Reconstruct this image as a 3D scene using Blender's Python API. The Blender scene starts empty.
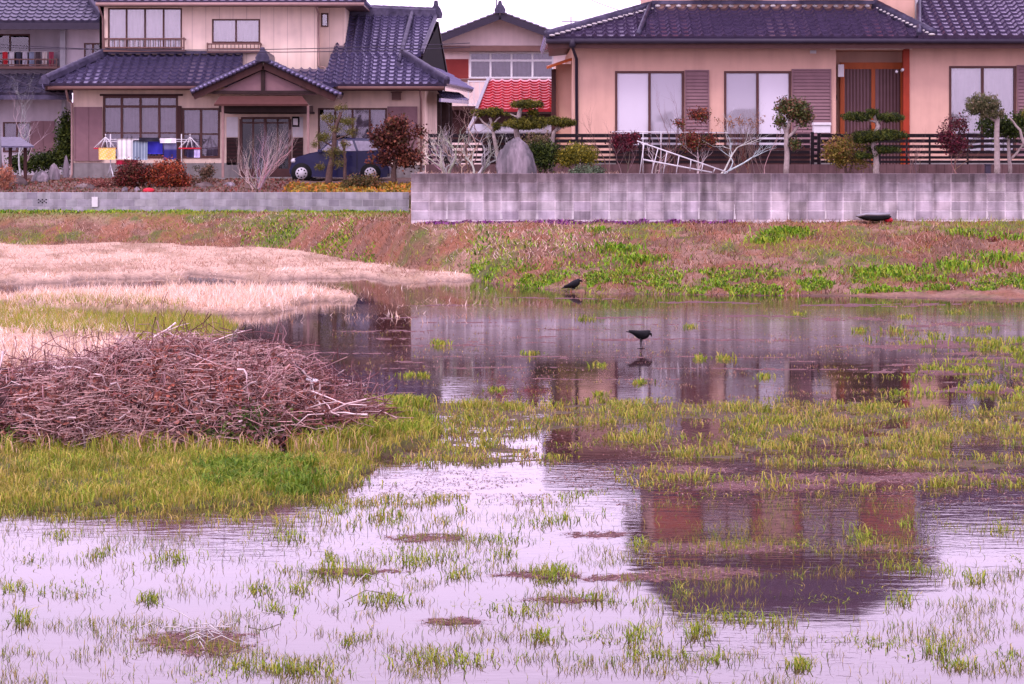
import bpy, math, random
import numpy as np
from mathutils import Vector
rad = math.radians
random.seed(7); RNG = np.random.default_rng(7)
# ------------------------------------------------------------------ camera, sky, sun, exposure
F, CX, HY, H = 2400.0, 512.0, 150.0, 2.61          # focal length in px, image centre x, horizon row, eye height
sc = bpy.context.scene
COL = sc.collection
cd = bpy.data.cameras.new('camera'); cam = bpy.data.objects.new('camera', cd); COL.objects.link(cam)
cam.location = (0, 0, H); cam.rotation_euler = (rad(90), 0, 0)
cd.sensor_width = 36; cd.lens = 36*F/1024; cd.shift_y = -(342-HY)/1024
cd.clip_start = .1; cd.clip_end = 4000
sc.camera = cam
SUN_EL, SUN_AZ = 48, 205                            # overcast; light comes from behind and left of the camera
w = bpy.data.worlds.new('World'); sc.world = w; w.use_nodes = True
nt = w.node_tree; nt.nodes.clear()
sky = nt.nodes.new('ShaderNodeTexSky'); sky.sky_type = 'NISHITA'; sky.sun_disc = False
sky.sun_elevation = rad(SUN_EL); sky.sun_rotation = rad(SUN_AZ); sky.dust_density = 4; sky.air_density = 1.2
hs = nt.nodes.new('ShaderNodeHueSaturation'); hs.inputs['Saturation'].default_value = .22
tint = nt.nodes.new('ShaderNodeMix'); tint.data_type = 'RGBA'; tint.blend_type = 'MULTIPLY'; tint.inputs[0].default_value = 1
tint.inputs[7].default_value = (1.02, .785, 1.17, 1)
cloud = nt.nodes.new('ShaderNodeMix'); cloud.data_type = 'RGBA'; cloud.inputs[0].default_value = .82   # overcast: an even pale cloud deck over most of the sky
cloud.inputs[7].default_value = (20.6, 20.5, 20.4, 1)
bg = nt.nodes.new('ShaderNodeBackground'); bg.inputs[1].default_value = .13
wo = nt.nodes.new('ShaderNodeOutputWorld')
nt.links.new(sky.outputs[0], hs.inputs['Color']); nt.links.new(hs.outputs[0], cloud.inputs[6]); nt.links.new(cloud.outputs[2], tint.inputs[6])
nt.links.new(tint.outputs[2], bg.inputs[0]); nt.links.new(bg.outputs[0], wo.inputs[0])
sl = bpy.data.lights.new('sun', 'SUN'); sun = bpy.data.objects.new('sun', sl); COL.objects.link(sun)
sl.energy = 1.5; sl.angle = rad(14); sl.color = (1, .84, .86)
_el, _az = rad(SUN_EL), rad(SUN_AZ)
sdir = Vector((math.sin(_az)*math.cos(_el), math.cos(_az)*math.cos(_el), math.sin(_el)))
sun.rotation_euler = sdir.to_track_quat('Z', 'Y').to_euler()
vs = sc.view_settings; vs.view_transform = 'Standard'; vs.look = 'None'; vs.gamma = 1; vs.use_curve_mapping = False
vs.exposure = 0.0

# ------------------------------------------------------------------ helpers
def P(px, py, D): return Vector(((px-CX)*D/F, D, H-(py-HY)*D/F))
def X(px, D): return (px-CX)*D/F
def Z(py, D): return H-(py-HY)*D/F
def DW(py, z=0.0): return F*(H-z)/(py-HY)           # depth of a point of height z seen on row py

def vnoise(x, y, seed=0):
    xi = np.floor(x).astype(np.int64); yi = np.floor(y).astype(np.int64); xf = x-xi; yf = y-yi
    def h(a, b):
        n = (a*374761393 + b*668265263 + seed*1442695041) & 0xFFFFFFFF
        n = ((n ^ (n >> 13))*1274126177) & 0xFFFFFFFF
        return ((n ^ (n >> 16)) & 0xFFFF)/65535.0
    u = xf*xf*(3-2*xf); v = yf*yf*(3-2*yf)
    return (h(xi, yi)*(1-u)+h(xi+1, yi)*u)*(1-v) + (h(xi, yi+1)*(1-u)+h(xi+1, yi+1)*u)*v
def fbm(x, y, seed=0, o=4):
    s = 0; a = .5; t = 0
    for i in range(o):
        s = s + a*vnoise(x*2**i, y*2**i, seed+i*17); t += a; a *= .5
    return s/t
def sstep(a, b, x):
    t = np.clip((x-a)/(b-a), 0, 1); return t*t*(3-2*t)

ORG = {}
def tag(o, label=None, cat=None, group=None, kind=None):
    if label: o['label'] = label
    if cat: o['category'] = cat
    if group: o['group'] = group
    if kind: o['kind'] = kind
    return o
def empty(name, loc, label, cat, group=None):
    o = bpy.data.objects.new(name, None); COL.objects.link(o); o.location = loc
    o.empty_display_size = .1
    ORG[o.name] = Vector(loc); return tag(o, label, cat, group)
def link(name, me, mats, parent=None):
    o = bpy.data.objects.new(name, me)
    for m in (mats if isinstance(mats, (list, tuple)) else [mats]): me.materials.append(m)
    COL.objects.link(o)
    if parent is not None: o.parent = parent; ORG[o.name] = ORG[parent.name]
    return o
def np_mesh(name, V, Fc, mats, parent=None, col=None, mi=None, smooth=False):
    """V (n,3) world coordinates, Fc (m,k) faces, col (n,3) per point."""
    V = np.asarray(V, dtype=np.float64)
    if parent is not None: V = V - np.array(ORG[parent.name])
    Fc = np.asarray(Fc, dtype=np.int32); k = Fc.shape[1]; m = len(Fc)
    me = bpy.data.meshes.new(name)
    me.vertices.add(len(V)); me.vertices.foreach_set('co', V.astype(np.float32).ravel())
    me.loops.add(m*k); me.loops.foreach_set('vertex_index', Fc.ravel())
    me.polygons.add(m); me.polygons.foreach_set('loop_start', np.arange(0, m*k, k, dtype=np.int32))
    me.polygons.foreach_set('loop_total', np.full(m, k, dtype=np.int32))
    if mi is not None: me.polygons.foreach_set('material_index', np.asarray(mi, dtype=np.int32))
    if smooth: me.polygons.foreach_set('use_smooth', np.ones(m, dtype=bool))
    me.update(calc_edges=True)
    if col is not None:
        ca = me.color_attributes.new('Col', 'FLOAT_COLOR', 'POINT')
        c4 = np.ones((len(V), 4), dtype=np.float32); c4[:, :3] = 1.05*np.clip(col, 0, 1)**1.16
        ca.data.foreach_set('color', c4.ravel())
    return link(name, me, mats, parent)

class MB:
    def __init__(s): s.v = []; s.f = []; s.m = []; s.c = []; s.cur = (1, 1, 1); s.mi = 0; s.sm = []; s.b = []
    def brk(s): s.b.append((len(s.v), len(s.f))); return s
    def add(s, vs, fs, smooth=False):
        b = len(s.v); s.v += [tuple(v) for v in vs]; s.c += [s.cur]*len(vs)
        for f in fs: s.f.append([b+i for i in f]); s.m.append(s.mi); s.sm.append(smooth)
        return s
    def box(s, x0, x1, y0, y1, z0, z1):
        x0, x1 = min(x0, x1), max(x0, x1); y0, y1 = min(y0, y1), max(y0, y1); z0, z1 = min(z0, z1), max(z0, z1)
        return s.add([(x0, y0, z0), (x1, y0, z0), (x1, y1, z0), (x0, y1, z0), (x0, y0, z1), (x1, y0, z1), (x1, y1, z1), (x0, y1, z1)],
                     [(0, 3, 2, 1), (4, 5, 6, 7), (0, 1, 5, 4), (1, 2, 6, 5), (2, 3, 7, 6), (3, 0, 4, 7)])
    def pbox(s, px0, py0, px1, py1, D, t=.1):       # a box whose front face fills that rectangle at depth D, t thick backwards
        return s.box(X(px0, D), X(px1, D), D, D+t, Z(py1, D), Z(py0, D))
    def bar(s, a, b, w_, h_, up=(0, 0, 1)):
        a = Vector(a); b = Vector(b); d = (b-a).normalized(); u = Vector(up); r = d.cross(u)
        if r.length < 1e-3: r = d.cross(Vector((0, 1, 0)))
        r.normalize(); u = r.cross(d); vs_ = []
        for p in (a, b):
            for sx, sy in ((-1, -1), (1, -1), (1, 1), (-1, 1)): vs_.append(p+r*(sx*w_/2)+u*(sy*h_/2))
        return s.add(vs_, [(3, 2, 1, 0), (4, 5, 6, 7), (0, 1, 5, 4), (1, 2, 6, 5), (2, 3, 7, 6), (3, 0, 4, 7)])
    def tube(s, pts, rs, n=6, cap=True):
        pts = [Vector(p) for p in pts]
        if not isinstance(rs, (list, tuple)): rs = [rs]*len(pts)
        vs_ = []; fs = []; ref = None
        for i, p in enumerate(pts):
            d = (pts[min(i+1, len(pts)-1)]-pts[max(i-1, 0)])
            d = d.normalized() if d.length > 1e-9 else Vector((0, 0, 1))
            if ref is None: ref = Vector((0, 0, 1)) if abs(d.z) < .9 else Vector((1, 0, 0))
            r = d.cross(ref)
            if r.length < 1e-4: r = d.orthogonal()
            r.normalize(); u = r.cross(d); ref = u
            for k in range(n):
                a = 2*math.pi*k/n; vs_.append(p+(r*math.cos(a)+u*math.sin(a))*rs[i])
        for i in range(len(pts)-1):
            for k in range(n): fs.append((i*n+k, i*n+(k+1) % n, (i+1)*n+(k+1) % n, (i+1)*n+k))
        if cap: fs.append(tuple(range(n-1, -1, -1))); fs.append(tuple((len(pts)-1)*n+k for k in range(n)))
        return s.add(vs_, fs, True)
    def loft(s, rings, n=12):                       # rings: (centre, half width vector, half height vector)
        vs_ = []; fs = []
        for c, a, b in rings:
            for k in range(n):
                t = 2*math.pi*k/n; vs_.append(Vector(c)+Vector(a)*math.cos(t)+Vector(b)*math.sin(t))
        for i in range(len(rings)-1):
            for k in range(n): fs.append((i*n+k, i*n+(k+1) % n, (i+1)*n+(k+1) % n, (i+1)*n+k))
        fs.append(tuple(range(n-1, -1, -1))); fs.append(tuple((len(rings)-1)*n+k for k in range(n)))
        return s.add(vs_, fs, True)
    def poly(s, pts): return s.add(pts, [tuple(range(len(pts)))])
    def slab(s, pts, t):                            # polygon extruded by vector t
        t = Vector(t); n = len(pts); pts = [Vector(p) for p in pts]
        fs = [tuple(range(n)), tuple(range(2*n-1, n-1, -1))]+[(i, i+n, (i+1) % n+n, (i+1) % n) for i in range(n)]
        return s.add(pts+[p+t for p in pts], fs)
    def oni(s, c, w_=.2, h_=.34, t_=.12):           # ridge end tile: a shouldered slab
        c = Vector(c); q = [(-1, 0), (1, 0), (1.15, .25), (.8, .55), (.45, .7), (.3, 1), (-.3, 1), (-.45, .7), (-.8, .55), (-1.15, .25)]
        return s.slab([c+Vector((a*w_, -t_/2, b*h_-.1)) for a, b in q], (0, t_, 0))
    def ball(s, c, r, nu=10, nv=7, jit=0, seed=0):
        rg = random.Random(seed); c = Vector(c); r = Vector(r if hasattr(r, '__len__') else (r, r, r)); vs_ = [c+Vector((0, 0, -r.z))]; fs = []
        for j in range(1, nv):
            t = -math.pi/2+math.pi*j/nv
            for i in range(nu):
                a = 2*math.pi*i/nu; k = 1+rg.uniform(-jit, jit)
                vs_.append(c+Vector((r.x*math.cos(a)*math.cos(t)*k, r.y*math.sin(a)*math.cos(t)*k, r.z*math.sin(t)*k)))
        vs_.append(c+Vector((0, 0, r.z))); L = len(vs_)-1
        for i in range(nu):
            fs.append((0, 1+(i+1) % nu, 1+i)); fs.append((L, L-nu+i, L-nu+(i+1) % nu))
        for j in range(nv-2):
            for i in range(nu): fs.append((1+j*nu+i, 1+j*nu+(i+1) % nu, 1+(j+1)*nu+(i+1) % nu, 1+(j+1)*nu+i))
        return s.add(vs_, fs, True)
    def build(s, name, mats, parent=None, bevel=0):
        if not s.v: return None
        if s.b:                                     # several separate pieces of one kind: one object each
            bs = [b_ for b_ in s.b if b_[0] > 0]; bs = [(0, 0)]+bs+[(len(s.v), len(s.f))]; out = None
            for (v0, f0), (v1, f1) in zip(bs[:-1], bs[1:]):
                if v1 > v0:
                    q_ = MB(); q_.v = s.v[v0:v1]; q_.c = s.c[v0:v1]; q_.f = [[i-v0 for i in f_] for f_ in s.f[f0:f1]]; q_.m = s.m[f0:f1]; q_.sm = s.sm[f0:f1]
                    o_ = q_.build(name, mats, parent, bevel); out = out or o_
            return out
        off = ORG[parent.name] if parent is not None else Vector((0, 0, 0))
        me = bpy.data.meshes.new(name)
        me.from_pydata([(v[0]-off.x, v[1]-off.y, v[2]-off.z) for v in s.v], [], s.f)
        me.polygons.foreach_set('material_index', s.m); me.polygons.foreach_set('use_smooth', s.sm); me.update()
        if any(c != (1, 1, 1) for c in s.c):
            ca = me.color_attributes.new('Col', 'FLOAT_COLOR', 'POINT')
            ca.data.foreach_set('color', np.array([(*c, 1) for c in s.c], dtype=np.float32).ravel())
        o = link(name, me, mats, parent)
        if bevel:
            b = o.modifiers.new('b', 'BEVEL'); b.width = bevel; b.segments = 2; b.limit_method = 'ANGLE'
        return o

# ------------------------------------------------------------------ materials
def mat(name, col, rough=.7, var=.15, scale=3, stretch=(1, 1, 1), col2=None, amt=.5, bump=0, bscale=40, spec=.18, attr=False,
        streak=0, top_dirt=None, metal=0, trans=0, coat=0, detail=5, lines=None):
    m = bpy.data.materials.new(name); m.use_nodes = True; t = m.node_tree; N = t.nodes; Lk = t.links
    if not attr: col = tuple(1.02*(c_*.8)**1.16 for c_ in col); col2 = None if col2 is None else tuple(1.02*(c_*.8)**1.16 for c_ in col2)
    b = N['Principled BSDF']; b.inputs['Roughness'].default_value = rough; b.inputs['Metallic'].default_value = metal
    b.inputs['Specular IOR Level'].default_value = spec; b.inputs['Coat Weight'].default_value = coat
    tc = N.new('ShaderNodeTexCoord'); mp = N.new('ShaderNodeMapping'); mp.inputs['Scale'].default_value = stretch
    Lk.new(tc.outputs['Object'], mp.inputs[0])
    def noise(sc_, det=detail, src=None):
        n = N.new('ShaderNodeTexNoise'); n.inputs['Scale'].default_value = sc_; n.inputs['Detail'].default_value = det
        Lk.new((src or mp).outputs[0], n.inputs['Vector']); return n
    def mix(bt, fac, a, bb):
        x = N.new('ShaderNodeMix'); x.data_type = 'RGBA'; x.blend_type = bt
        for sock, val in ((x.inputs[0], fac), (x.inputs[6], a), (x.inputs[7], bb)):
            if hasattr(val, 'is_output') or hasattr(val, 'links'): Lk.new(val, sock)
            elif isinstance(val, (int, float)): sock.default_value = val
            else: sock.default_value = (*val[:3], 1)
        return x.outputs[2]
    def ramp(src, a, c, v0=0., v1=1.):
        r = N.new('ShaderNodeMapRange'); r.inputs[1].default_value = a; r.inputs[2].default_value = c
        r.inputs[3].default_value = v0; r.inputs[4].default_value = v1; Lk.new(src, r.inputs[0]); return r.outputs[0]
    if attr:
        at = N.new('ShaderNodeAttribute'); at.attribute_name = 'Col'
        base = mix('MULTIPLY', 1., at.outputs['Color'], col)
    else: base = mix('MIX', 0., col, col)
    if col2 is not None:
        base = mix('MIX', ramp(noise(scale*.45).outputs[0], .5-.25*(1-amt)-.02, .62, 0, 1), base, col2)
    if var:
        base = mix('MULTIPLY', 1., base, mix('MIX', ramp(noise(scale*1.7).outputs[0], .3, .7), (1-var,)*3, (1+var,)*3))
    if streak:
        m2 = N.new('ShaderNodeMapping'); m2.inputs['Scale'].default_value = (2.2, 2.2, .25); Lk.new(tc.outputs['Object'], m2.inputs[0])
        n2 = noise(2.2, 6, m2)
        base = mix('MULTIPLY', ramp(n2.outputs[0], .42, .68, 0, streak), base, (.36, .33, .34))
    if top_dirt is not None:
        z0, z1, k = top_dirt
        sx = N.new('ShaderNodeSeparateXYZ'); Lk.new(tc.outputs['Object'], sx.inputs[0])
        m3 = N.new('ShaderNodeMapping'); m3.inputs['Scale'].default_value = (3, 3, .6); Lk.new(tc.outputs['Object'], m3.inputs[0])
        n3 = noise(2.5, 5, m3)
        a = N.new('ShaderNodeMath'); a.operation = 'MULTIPLY_ADD'; a.inputs[1].default_value = .55; Lk.new(n3.outputs[0], a.inputs[0]); Lk.new(ramp(sx.outputs['Z'], z0, z1, -.28, .55), a.inputs[2])
        base = mix('MULTIPLY', ramp(a.outputs[0], .25, .75, 0, k), base, (.25, .2, .21))
    if lines is not None:                           # board joints: period, width fraction, axis
        per, wd, ax = lines
        sx = N.new('ShaderNodeSeparateXYZ'); Lk.new(tc.outputs['Object'], sx.inputs[0])
        d = N.new('ShaderNodeMath'); d.operation = 'DIVIDE'; d.inputs[1].default_value = per; Lk.new(sx.outputs[ax], d.inputs[0])
        fr = N.new('ShaderNodeMath'); fr.operation = 'FRACT'; Lk.new(d.outputs[0], fr.inputs[0])
        lt = N.new('ShaderNodeMath'); lt.operation = 'LESS_THAN'; lt.inputs[1].default_value = wd; Lk.new(fr.outputs[0], lt.inputs[0])
        base = mix('MULTIPLY', lt.outputs[0], base, (.62, .58, .58))
    Lk.new(base, b.inputs['Base Color'])
    if bump:
        bp = N.new('ShaderNodeBump'); bp.inputs['Strength'].default_value = bump; bp.inputs['Distance'].default_value = .02
        Lk.new(noise(bscale).outputs[0], bp.inputs['Height']); Lk.new(bp.outputs[0], b.inputs['Normal'])
    if trans:
        tr = N.new('ShaderNodeBsdfTranslucent'); Lk.new(base, tr.inputs[0]); ms = N.new('ShaderNodeMixShader'); ms.inputs[0].default_value = trans
        Lk.new(b.outputs[0], ms.inputs[1]); Lk.new(tr.outputs[0], ms.inputs[2]); Lk.new(ms.outputs[0], N['Material Output'].inputs[0])
    return m
def glass_mat(name, tintc=(.96, .96, .96), frost=.0, rough=.02, ior=2.1):
    m = bpy.data.materials.new(name); m.use_nodes = True; t = m.node_tree; N = t.nodes; N.remove(N['Principled BSDF'])
    fr = N.new('ShaderNodeFresnel'); fr.inputs[0].default_value = ior
    tr = N.new('ShaderNodeBsdfTransparent'); tr.inputs[0].default_value = (*tintc, 1)
    gl = N.new('ShaderNodeBsdfGlossy'); gl.inputs['Roughness'].default_value = rough
    tcx = N.new('ShaderNodeTexCoord'); nz = N.new('ShaderNodeTexNoise'); nz.inputs['Scale'].default_value = .7; t.links.new(tcx.outputs['Object'], nz.inputs['Vector'])
    bp = N.new('ShaderNodeBump'); bp.inputs['Strength'].default_value = .12; bp.inputs['Distance'].default_value = .2
    t.links.new(nz.outputs[0], bp.inputs['Height']); t.links.new(bp.outputs[0], gl.inputs['Normal'])
    ms = N.new('ShaderNodeMixShader'); t.links.new(fr.outputs[0], ms.inputs[0]); t.links.new(tr.outputs[0], ms.inputs[1]); t.links.new(gl.outputs[0], ms.inputs[2])
    out = ms
    if frost:
        df = N.new('ShaderNodeBsdfDiffuse'); df.inputs[0].default_value = (.84, .82, .87, 1)
        m2 = N.new('ShaderNodeMixShader'); m2.inputs[0].default_value = frost
        t.links.new(ms.outputs[0], m2.inputs[1]); t.links.new(df.outputs[0], m2.inputs[2]); out = m2
    t.links.new(out.outputs[0], N['Material Output'].inputs[0]); return m

M = {}
M['beige'] = mat('beige_plaster', (.80, .545, .425), .85, .06, 1.2, streak=.12, bump=.1, bscale=60)
M['cream'] = mat('cream_siding', (.97, .81, .67), .8, .06, 1.5, streak=.15, lines=(.455, .03, 'X'))
M['cream_plain'] = mat('cream_plaster', (.92, .75, .62), .8, .07, 1.5, streak=.2)
M['lilac'] = mat('pale_grey_wall', (.62, .58, .62), .8, .07, 1.5, streak=.2)
M['pinkwall'] = mat('pale_pink_wall', (.96, .80, .74), .8, .06, 1.5, streak=.12)
M['redwall'] = mat('red_brown_wall', (.30, .06, .05), .7, .1, 2)
M['concrete'] = mat('concrete', (.34, .32, .31), .9, .12, 3, streak=.4, bump=.2)
M['tile'] = mat('blue_grey_roof_tile', (.165, .15, .25), .27, .14, 6, metal=.6, spec=.8, col2=(.20, .18, .29), amt=.5, detail=3)
M['tile_old'] = mat('weathered_roof_tile', (.09, .085, .14), .34, .35, 5, metal=.45, spec=.6, col2=(.15, .14, .2), amt=.5)
M['tile_brown'] = mat('purple_grey_roof_tile', (.15, .118, .20), .24, .14, 6, metal=.6, spec=.9, col2=(.185, .145, .24), amt=.5)
M['ridge'] = mat('dark_ridge_tile', (.075, .068, .11), .38, .3, 5, metal=.4, col2=(.12, .11, .16))
M['tile_red'] = mat('red_roof_tile', (.42, .014, .03), .3, .25, 6, spec=.5, col2=(.5, .04, .05), amt=.5)
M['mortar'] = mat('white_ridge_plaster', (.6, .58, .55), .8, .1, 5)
M['wood'] = mat('brown_wood', (.085, .038, .034), .6, .25, 4, stretch=(1, 1, .2))
M['wood_dark'] = mat('dark_wood', (.05, .028, .025), .6, .25, 4)
M['wood_orange'] = mat('orange_wood', (.52, .155, .05), .5, .15, 4, stretch=(1, 1, .15))
M['post_red'] = mat('vermilion_post', (.42, .07, .03), .5, .12, 3)
M['frame'] = mat('brown_aluminium', (.15, .075, .065), .45, .1, 3)
M['frame_grey'] = mat('grey_aluminium', (.35, .35, .37), .4, .1, 3, metal=.3)
M['shutter'] = mat('mauve_brown_shutter', (.31, .195, .205), .5, .08, 3)
M['gutter'] = mat('dark_gutter', (.06, .05, .075), .4, .1, 3)
M['gutter_br'] = mat('brown_gutter', (.22, .13, .11), .45, .1, 3)
M['pipe_pink'] = mat('beige_downpipe', (.42, .29, .26), .5, .1, 3)
M['white'] = mat('white_paint', (.78, .78, .78), .5, .05, 4)
M['curtain'] = mat('white_curtain', (.90, .87, .90), .9, .05, 4)
M['curtain2'] = mat('grey_curtain', (.55, .50, .55), .9, .12, 4)
M['dark'] = mat('dark_interior', (.02, .018, .02), .9, .1, 2)
M['glass'] = glass_mat('window_glass')
M['glass_w'] = glass_mat('frosted_glass', frost=.6)  # white share also stands in for a brighter sky reflection
M['glass_m'] = glass_mat('dim_window_glass', (.78, .76, .8), ior=1.65)
M['glass_g'] = glass_mat('grey_frosted_glass', (.75, .74, .8), frost=.3)  # same panes with less of the painted reflection, so greyer
M['glass_d'] = glass_mat('tinted_glass', (.35, .35, .38), ior=1.45)
M['fence'] = mat('dark_brown_metal', (.014, .006, .010), .4, .12, 4)
M['steel'] = mat('white_enamelled_steel', (.7, .7, .7), .35, .05, 5)
M['rock'] = mat('grey_rock', (.15, .14, .15), .9, .35, 5, stretch=(1.6, 1.6, .35), col2=(.32, .28, .30), amt=.6, bump=.8, bscale=9)
M['terracotta'] = mat('terracotta_cladding', (.60, .20, .12), .7, .15, 3)
M['kerb'] = mat('brown_kerb', (.19, .12, .12), .9, .15, 3, streak=.5, lines=(.2, .08, 'X'))
M['rock_d'] = mat('brown_rock', (.13, .10, .095), .9, .3, 3, col2=(.24, .2, .19), amt=.6, bump=.6, bscale=9)
M['bark'] = mat('brown_bark', (.15, .10, .085), .9, .3, 8, bump=.5, bscale=60)
M['bark_w'] = mat('pale_grey_bark', (.42, .36, .33), .9, .25, 8, bump=.5, bscale=60)
M['twig'] = mat('twig', (1, 1, 1), .8, .2, 6, attr=True)
M['leaf'] = mat('leaf', (1, 1, 1), .6, .15, 2, attr=True, trans=.12)
M['grass'] = mat('grass_blade', (1, 1, 1), .55, .1, 2, attr=True, trans=.3)
M['leafshiny'] = mat('glossy_leaf', (1, 1, 1), .4, .15, 2, attr=True, trans=.1)
M['carblue'] = mat('dark_blue_car_paint', (.008, .010, .075), .35, .05, 3, coat=.1, spec=.25)
M['carglass'] = mat('car_window', (.30, .28, .34), .25, .3, 4)
M['rubber'] = mat('black_rubber', (.02, .02, .02), .8, .1, 5)
M['hub'] = mat('silver_hubcap', (.62, .62, .64), .35, .05, 5)
M['black'] = mat('black_feather', (.008, .008, .011), .6, .2, 20, spec=.2)
M['cloth'] = mat('cloth', (1, 1, 1), .9, .05, 6, attr=True)
M['redplastic'] = mat('red_plastic', (.6, .03, .06), .4, .05, 5)
M['block'] = mat('concrete_block', (.42, .395, .40), .92, .25, 2.2, attr=True, streak=.8, bump=.35, bscale=45, top_dirt=(1.2, 2.1, .85))
M['block2'] = mat('grey_concrete_block', (.33, .33, .345), .92, .16, 2.5, attr=True, streak=.35, bump=.35, bscale=45)
M['mortar_w'] = mat('efflorescence', (.72, .70, .68), .95, .1, 6)

# water: murky brown water with a mirror surface and faint wind ripples
def water_mat():
    m = bpy.data.materials.new('flood_water'); m.use_nodes = True; t = m.node_tree; N = t.nodes; L = t.links; b = N['Principled BSDF']
    b.inputs['IOR'].default_value = 1.36; b.inputs['Roughness'].default_value = .03
    tc = N.new('ShaderNodeTexCoord')
    def nz(scale, st, det=4, rot=0):
        mp = N.new('ShaderNodeMapping'); mp.inputs['Scale'].default_value = st; mp.inputs['Rotation'].default_value = (0, 0, rot)
        n = N.new('ShaderNodeTexNoise'); n.inputs['Scale'].default_value = scale; n.inputs['Detail'].default_value = det
        L.new(tc.outputs['Object'], mp.inputs[0]); L.new(mp.outputs[0], n.inputs['Vector']); return n.outputs[0]
    big = nz(.25, (.5, 1.6, 1), 3)
    cr = N.new('ShaderNodeMix'); cr.data_type = 'RGBA'; cr.inputs[6].default_value = (.012, .005, .007, 1); cr.inputs[7].default_value = (.065, .032, .032, 1)
    L.new(nz(1.1, (.6, 2, 1), 4), cr.inputs[0]); L.new(cr.outputs[2], b.inputs['Base Color'])
    rip = nz(5.5, (.7, 1.8, 1), 3, .12)
    fine = nz(26, (1, 1.6, 1), 2)
    mr = N.new('ShaderNodeMapRange'); mr.inputs[1].default_value = .42; mr.inputs[2].default_value = .62; mr.inputs[3].default_value = .15; mr.inputs[4].default_value = 1; L.new(big, mr.inputs[0])
    ad = N.new('ShaderNodeMath'); ad.operation = 'MULTIPLY_ADD'; ad.inputs[1].default_value = .16; L.new(fine, ad.inputs[0]); L.new(rip, ad.inputs[2])
    bp = N.new('ShaderNodeBump'); bp.inputs['Distance'].default_value = .0019; L.new(mr.outputs[0], bp.inputs['Strength']); L.new(ad.outputs[0], bp.inputs['Height'])
    L.new(bp.outputs[0], b.inputs['Normal']); return m
M['water'] = water_mat()

# ------------------------------------------------------------------ ground
def foot_y(px): return np.interp(px, [-400, 0, 250, 330, 411, 470, 512, 600, 800, 1024, 1400], [243, 245, 249, 258, 270, 277, 284, 291, 293, 297, 300])
def blob(px, py, cx, cy, rx, ry): return np.clip(1-((px-cx)/rx)**2-((py-cy)/ry)**2, 0, 1)
MATS = [(200, 642, 60, 15), (430, 538, 50, 5), (350, 572, 60, 4), (455, 622, 40, 5), (600, 535, 40, 4), (720, 548, 90, 7), (700, 573, 70, 8), (560, 600, 45, 4),
        (890, 478, 140, 6), (760, 487, 90, 5), (690, 470, 60, 5), (540, 575, 50, 5), (630, 578, 60, 5), (400, 655, 0.1, .1), (880, 548, 60, 4)]
LINES = [(430, 346, 95, 1.6), (640, 340, 60, 1.8), (745, 340, 75, 1.8), (520, 357.5, 130, 1.2), (700, 357.5, 160, 1.1), (480, 368.5, 135, 1.6), (760, 369, 180, 1.4), (600, 380, 130, 1.1), (380, 331, 60, 2.4), (405, 339, 55, 2.2),
         (560, 330, 75, 1.3), (620, 318, 55, 1.5), (760, 316, 65, 1.8), (850, 318, 65, 2.4), (960, 325, 65, 3), (900, 346, 95, 2.2), (480, 323, 85, 1.3), (350, 353, 60, 1.6), (440, 306, 60, 1.2), (700, 303, 90, 1.6), (880, 305, 110, 2.2), (560, 299, 80, 1.2), (660, 325, 60, 1.2), (960, 360, 70, 2), (980, 392, 80, 2.5), (400, 318, 40, 1.6)]
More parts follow.
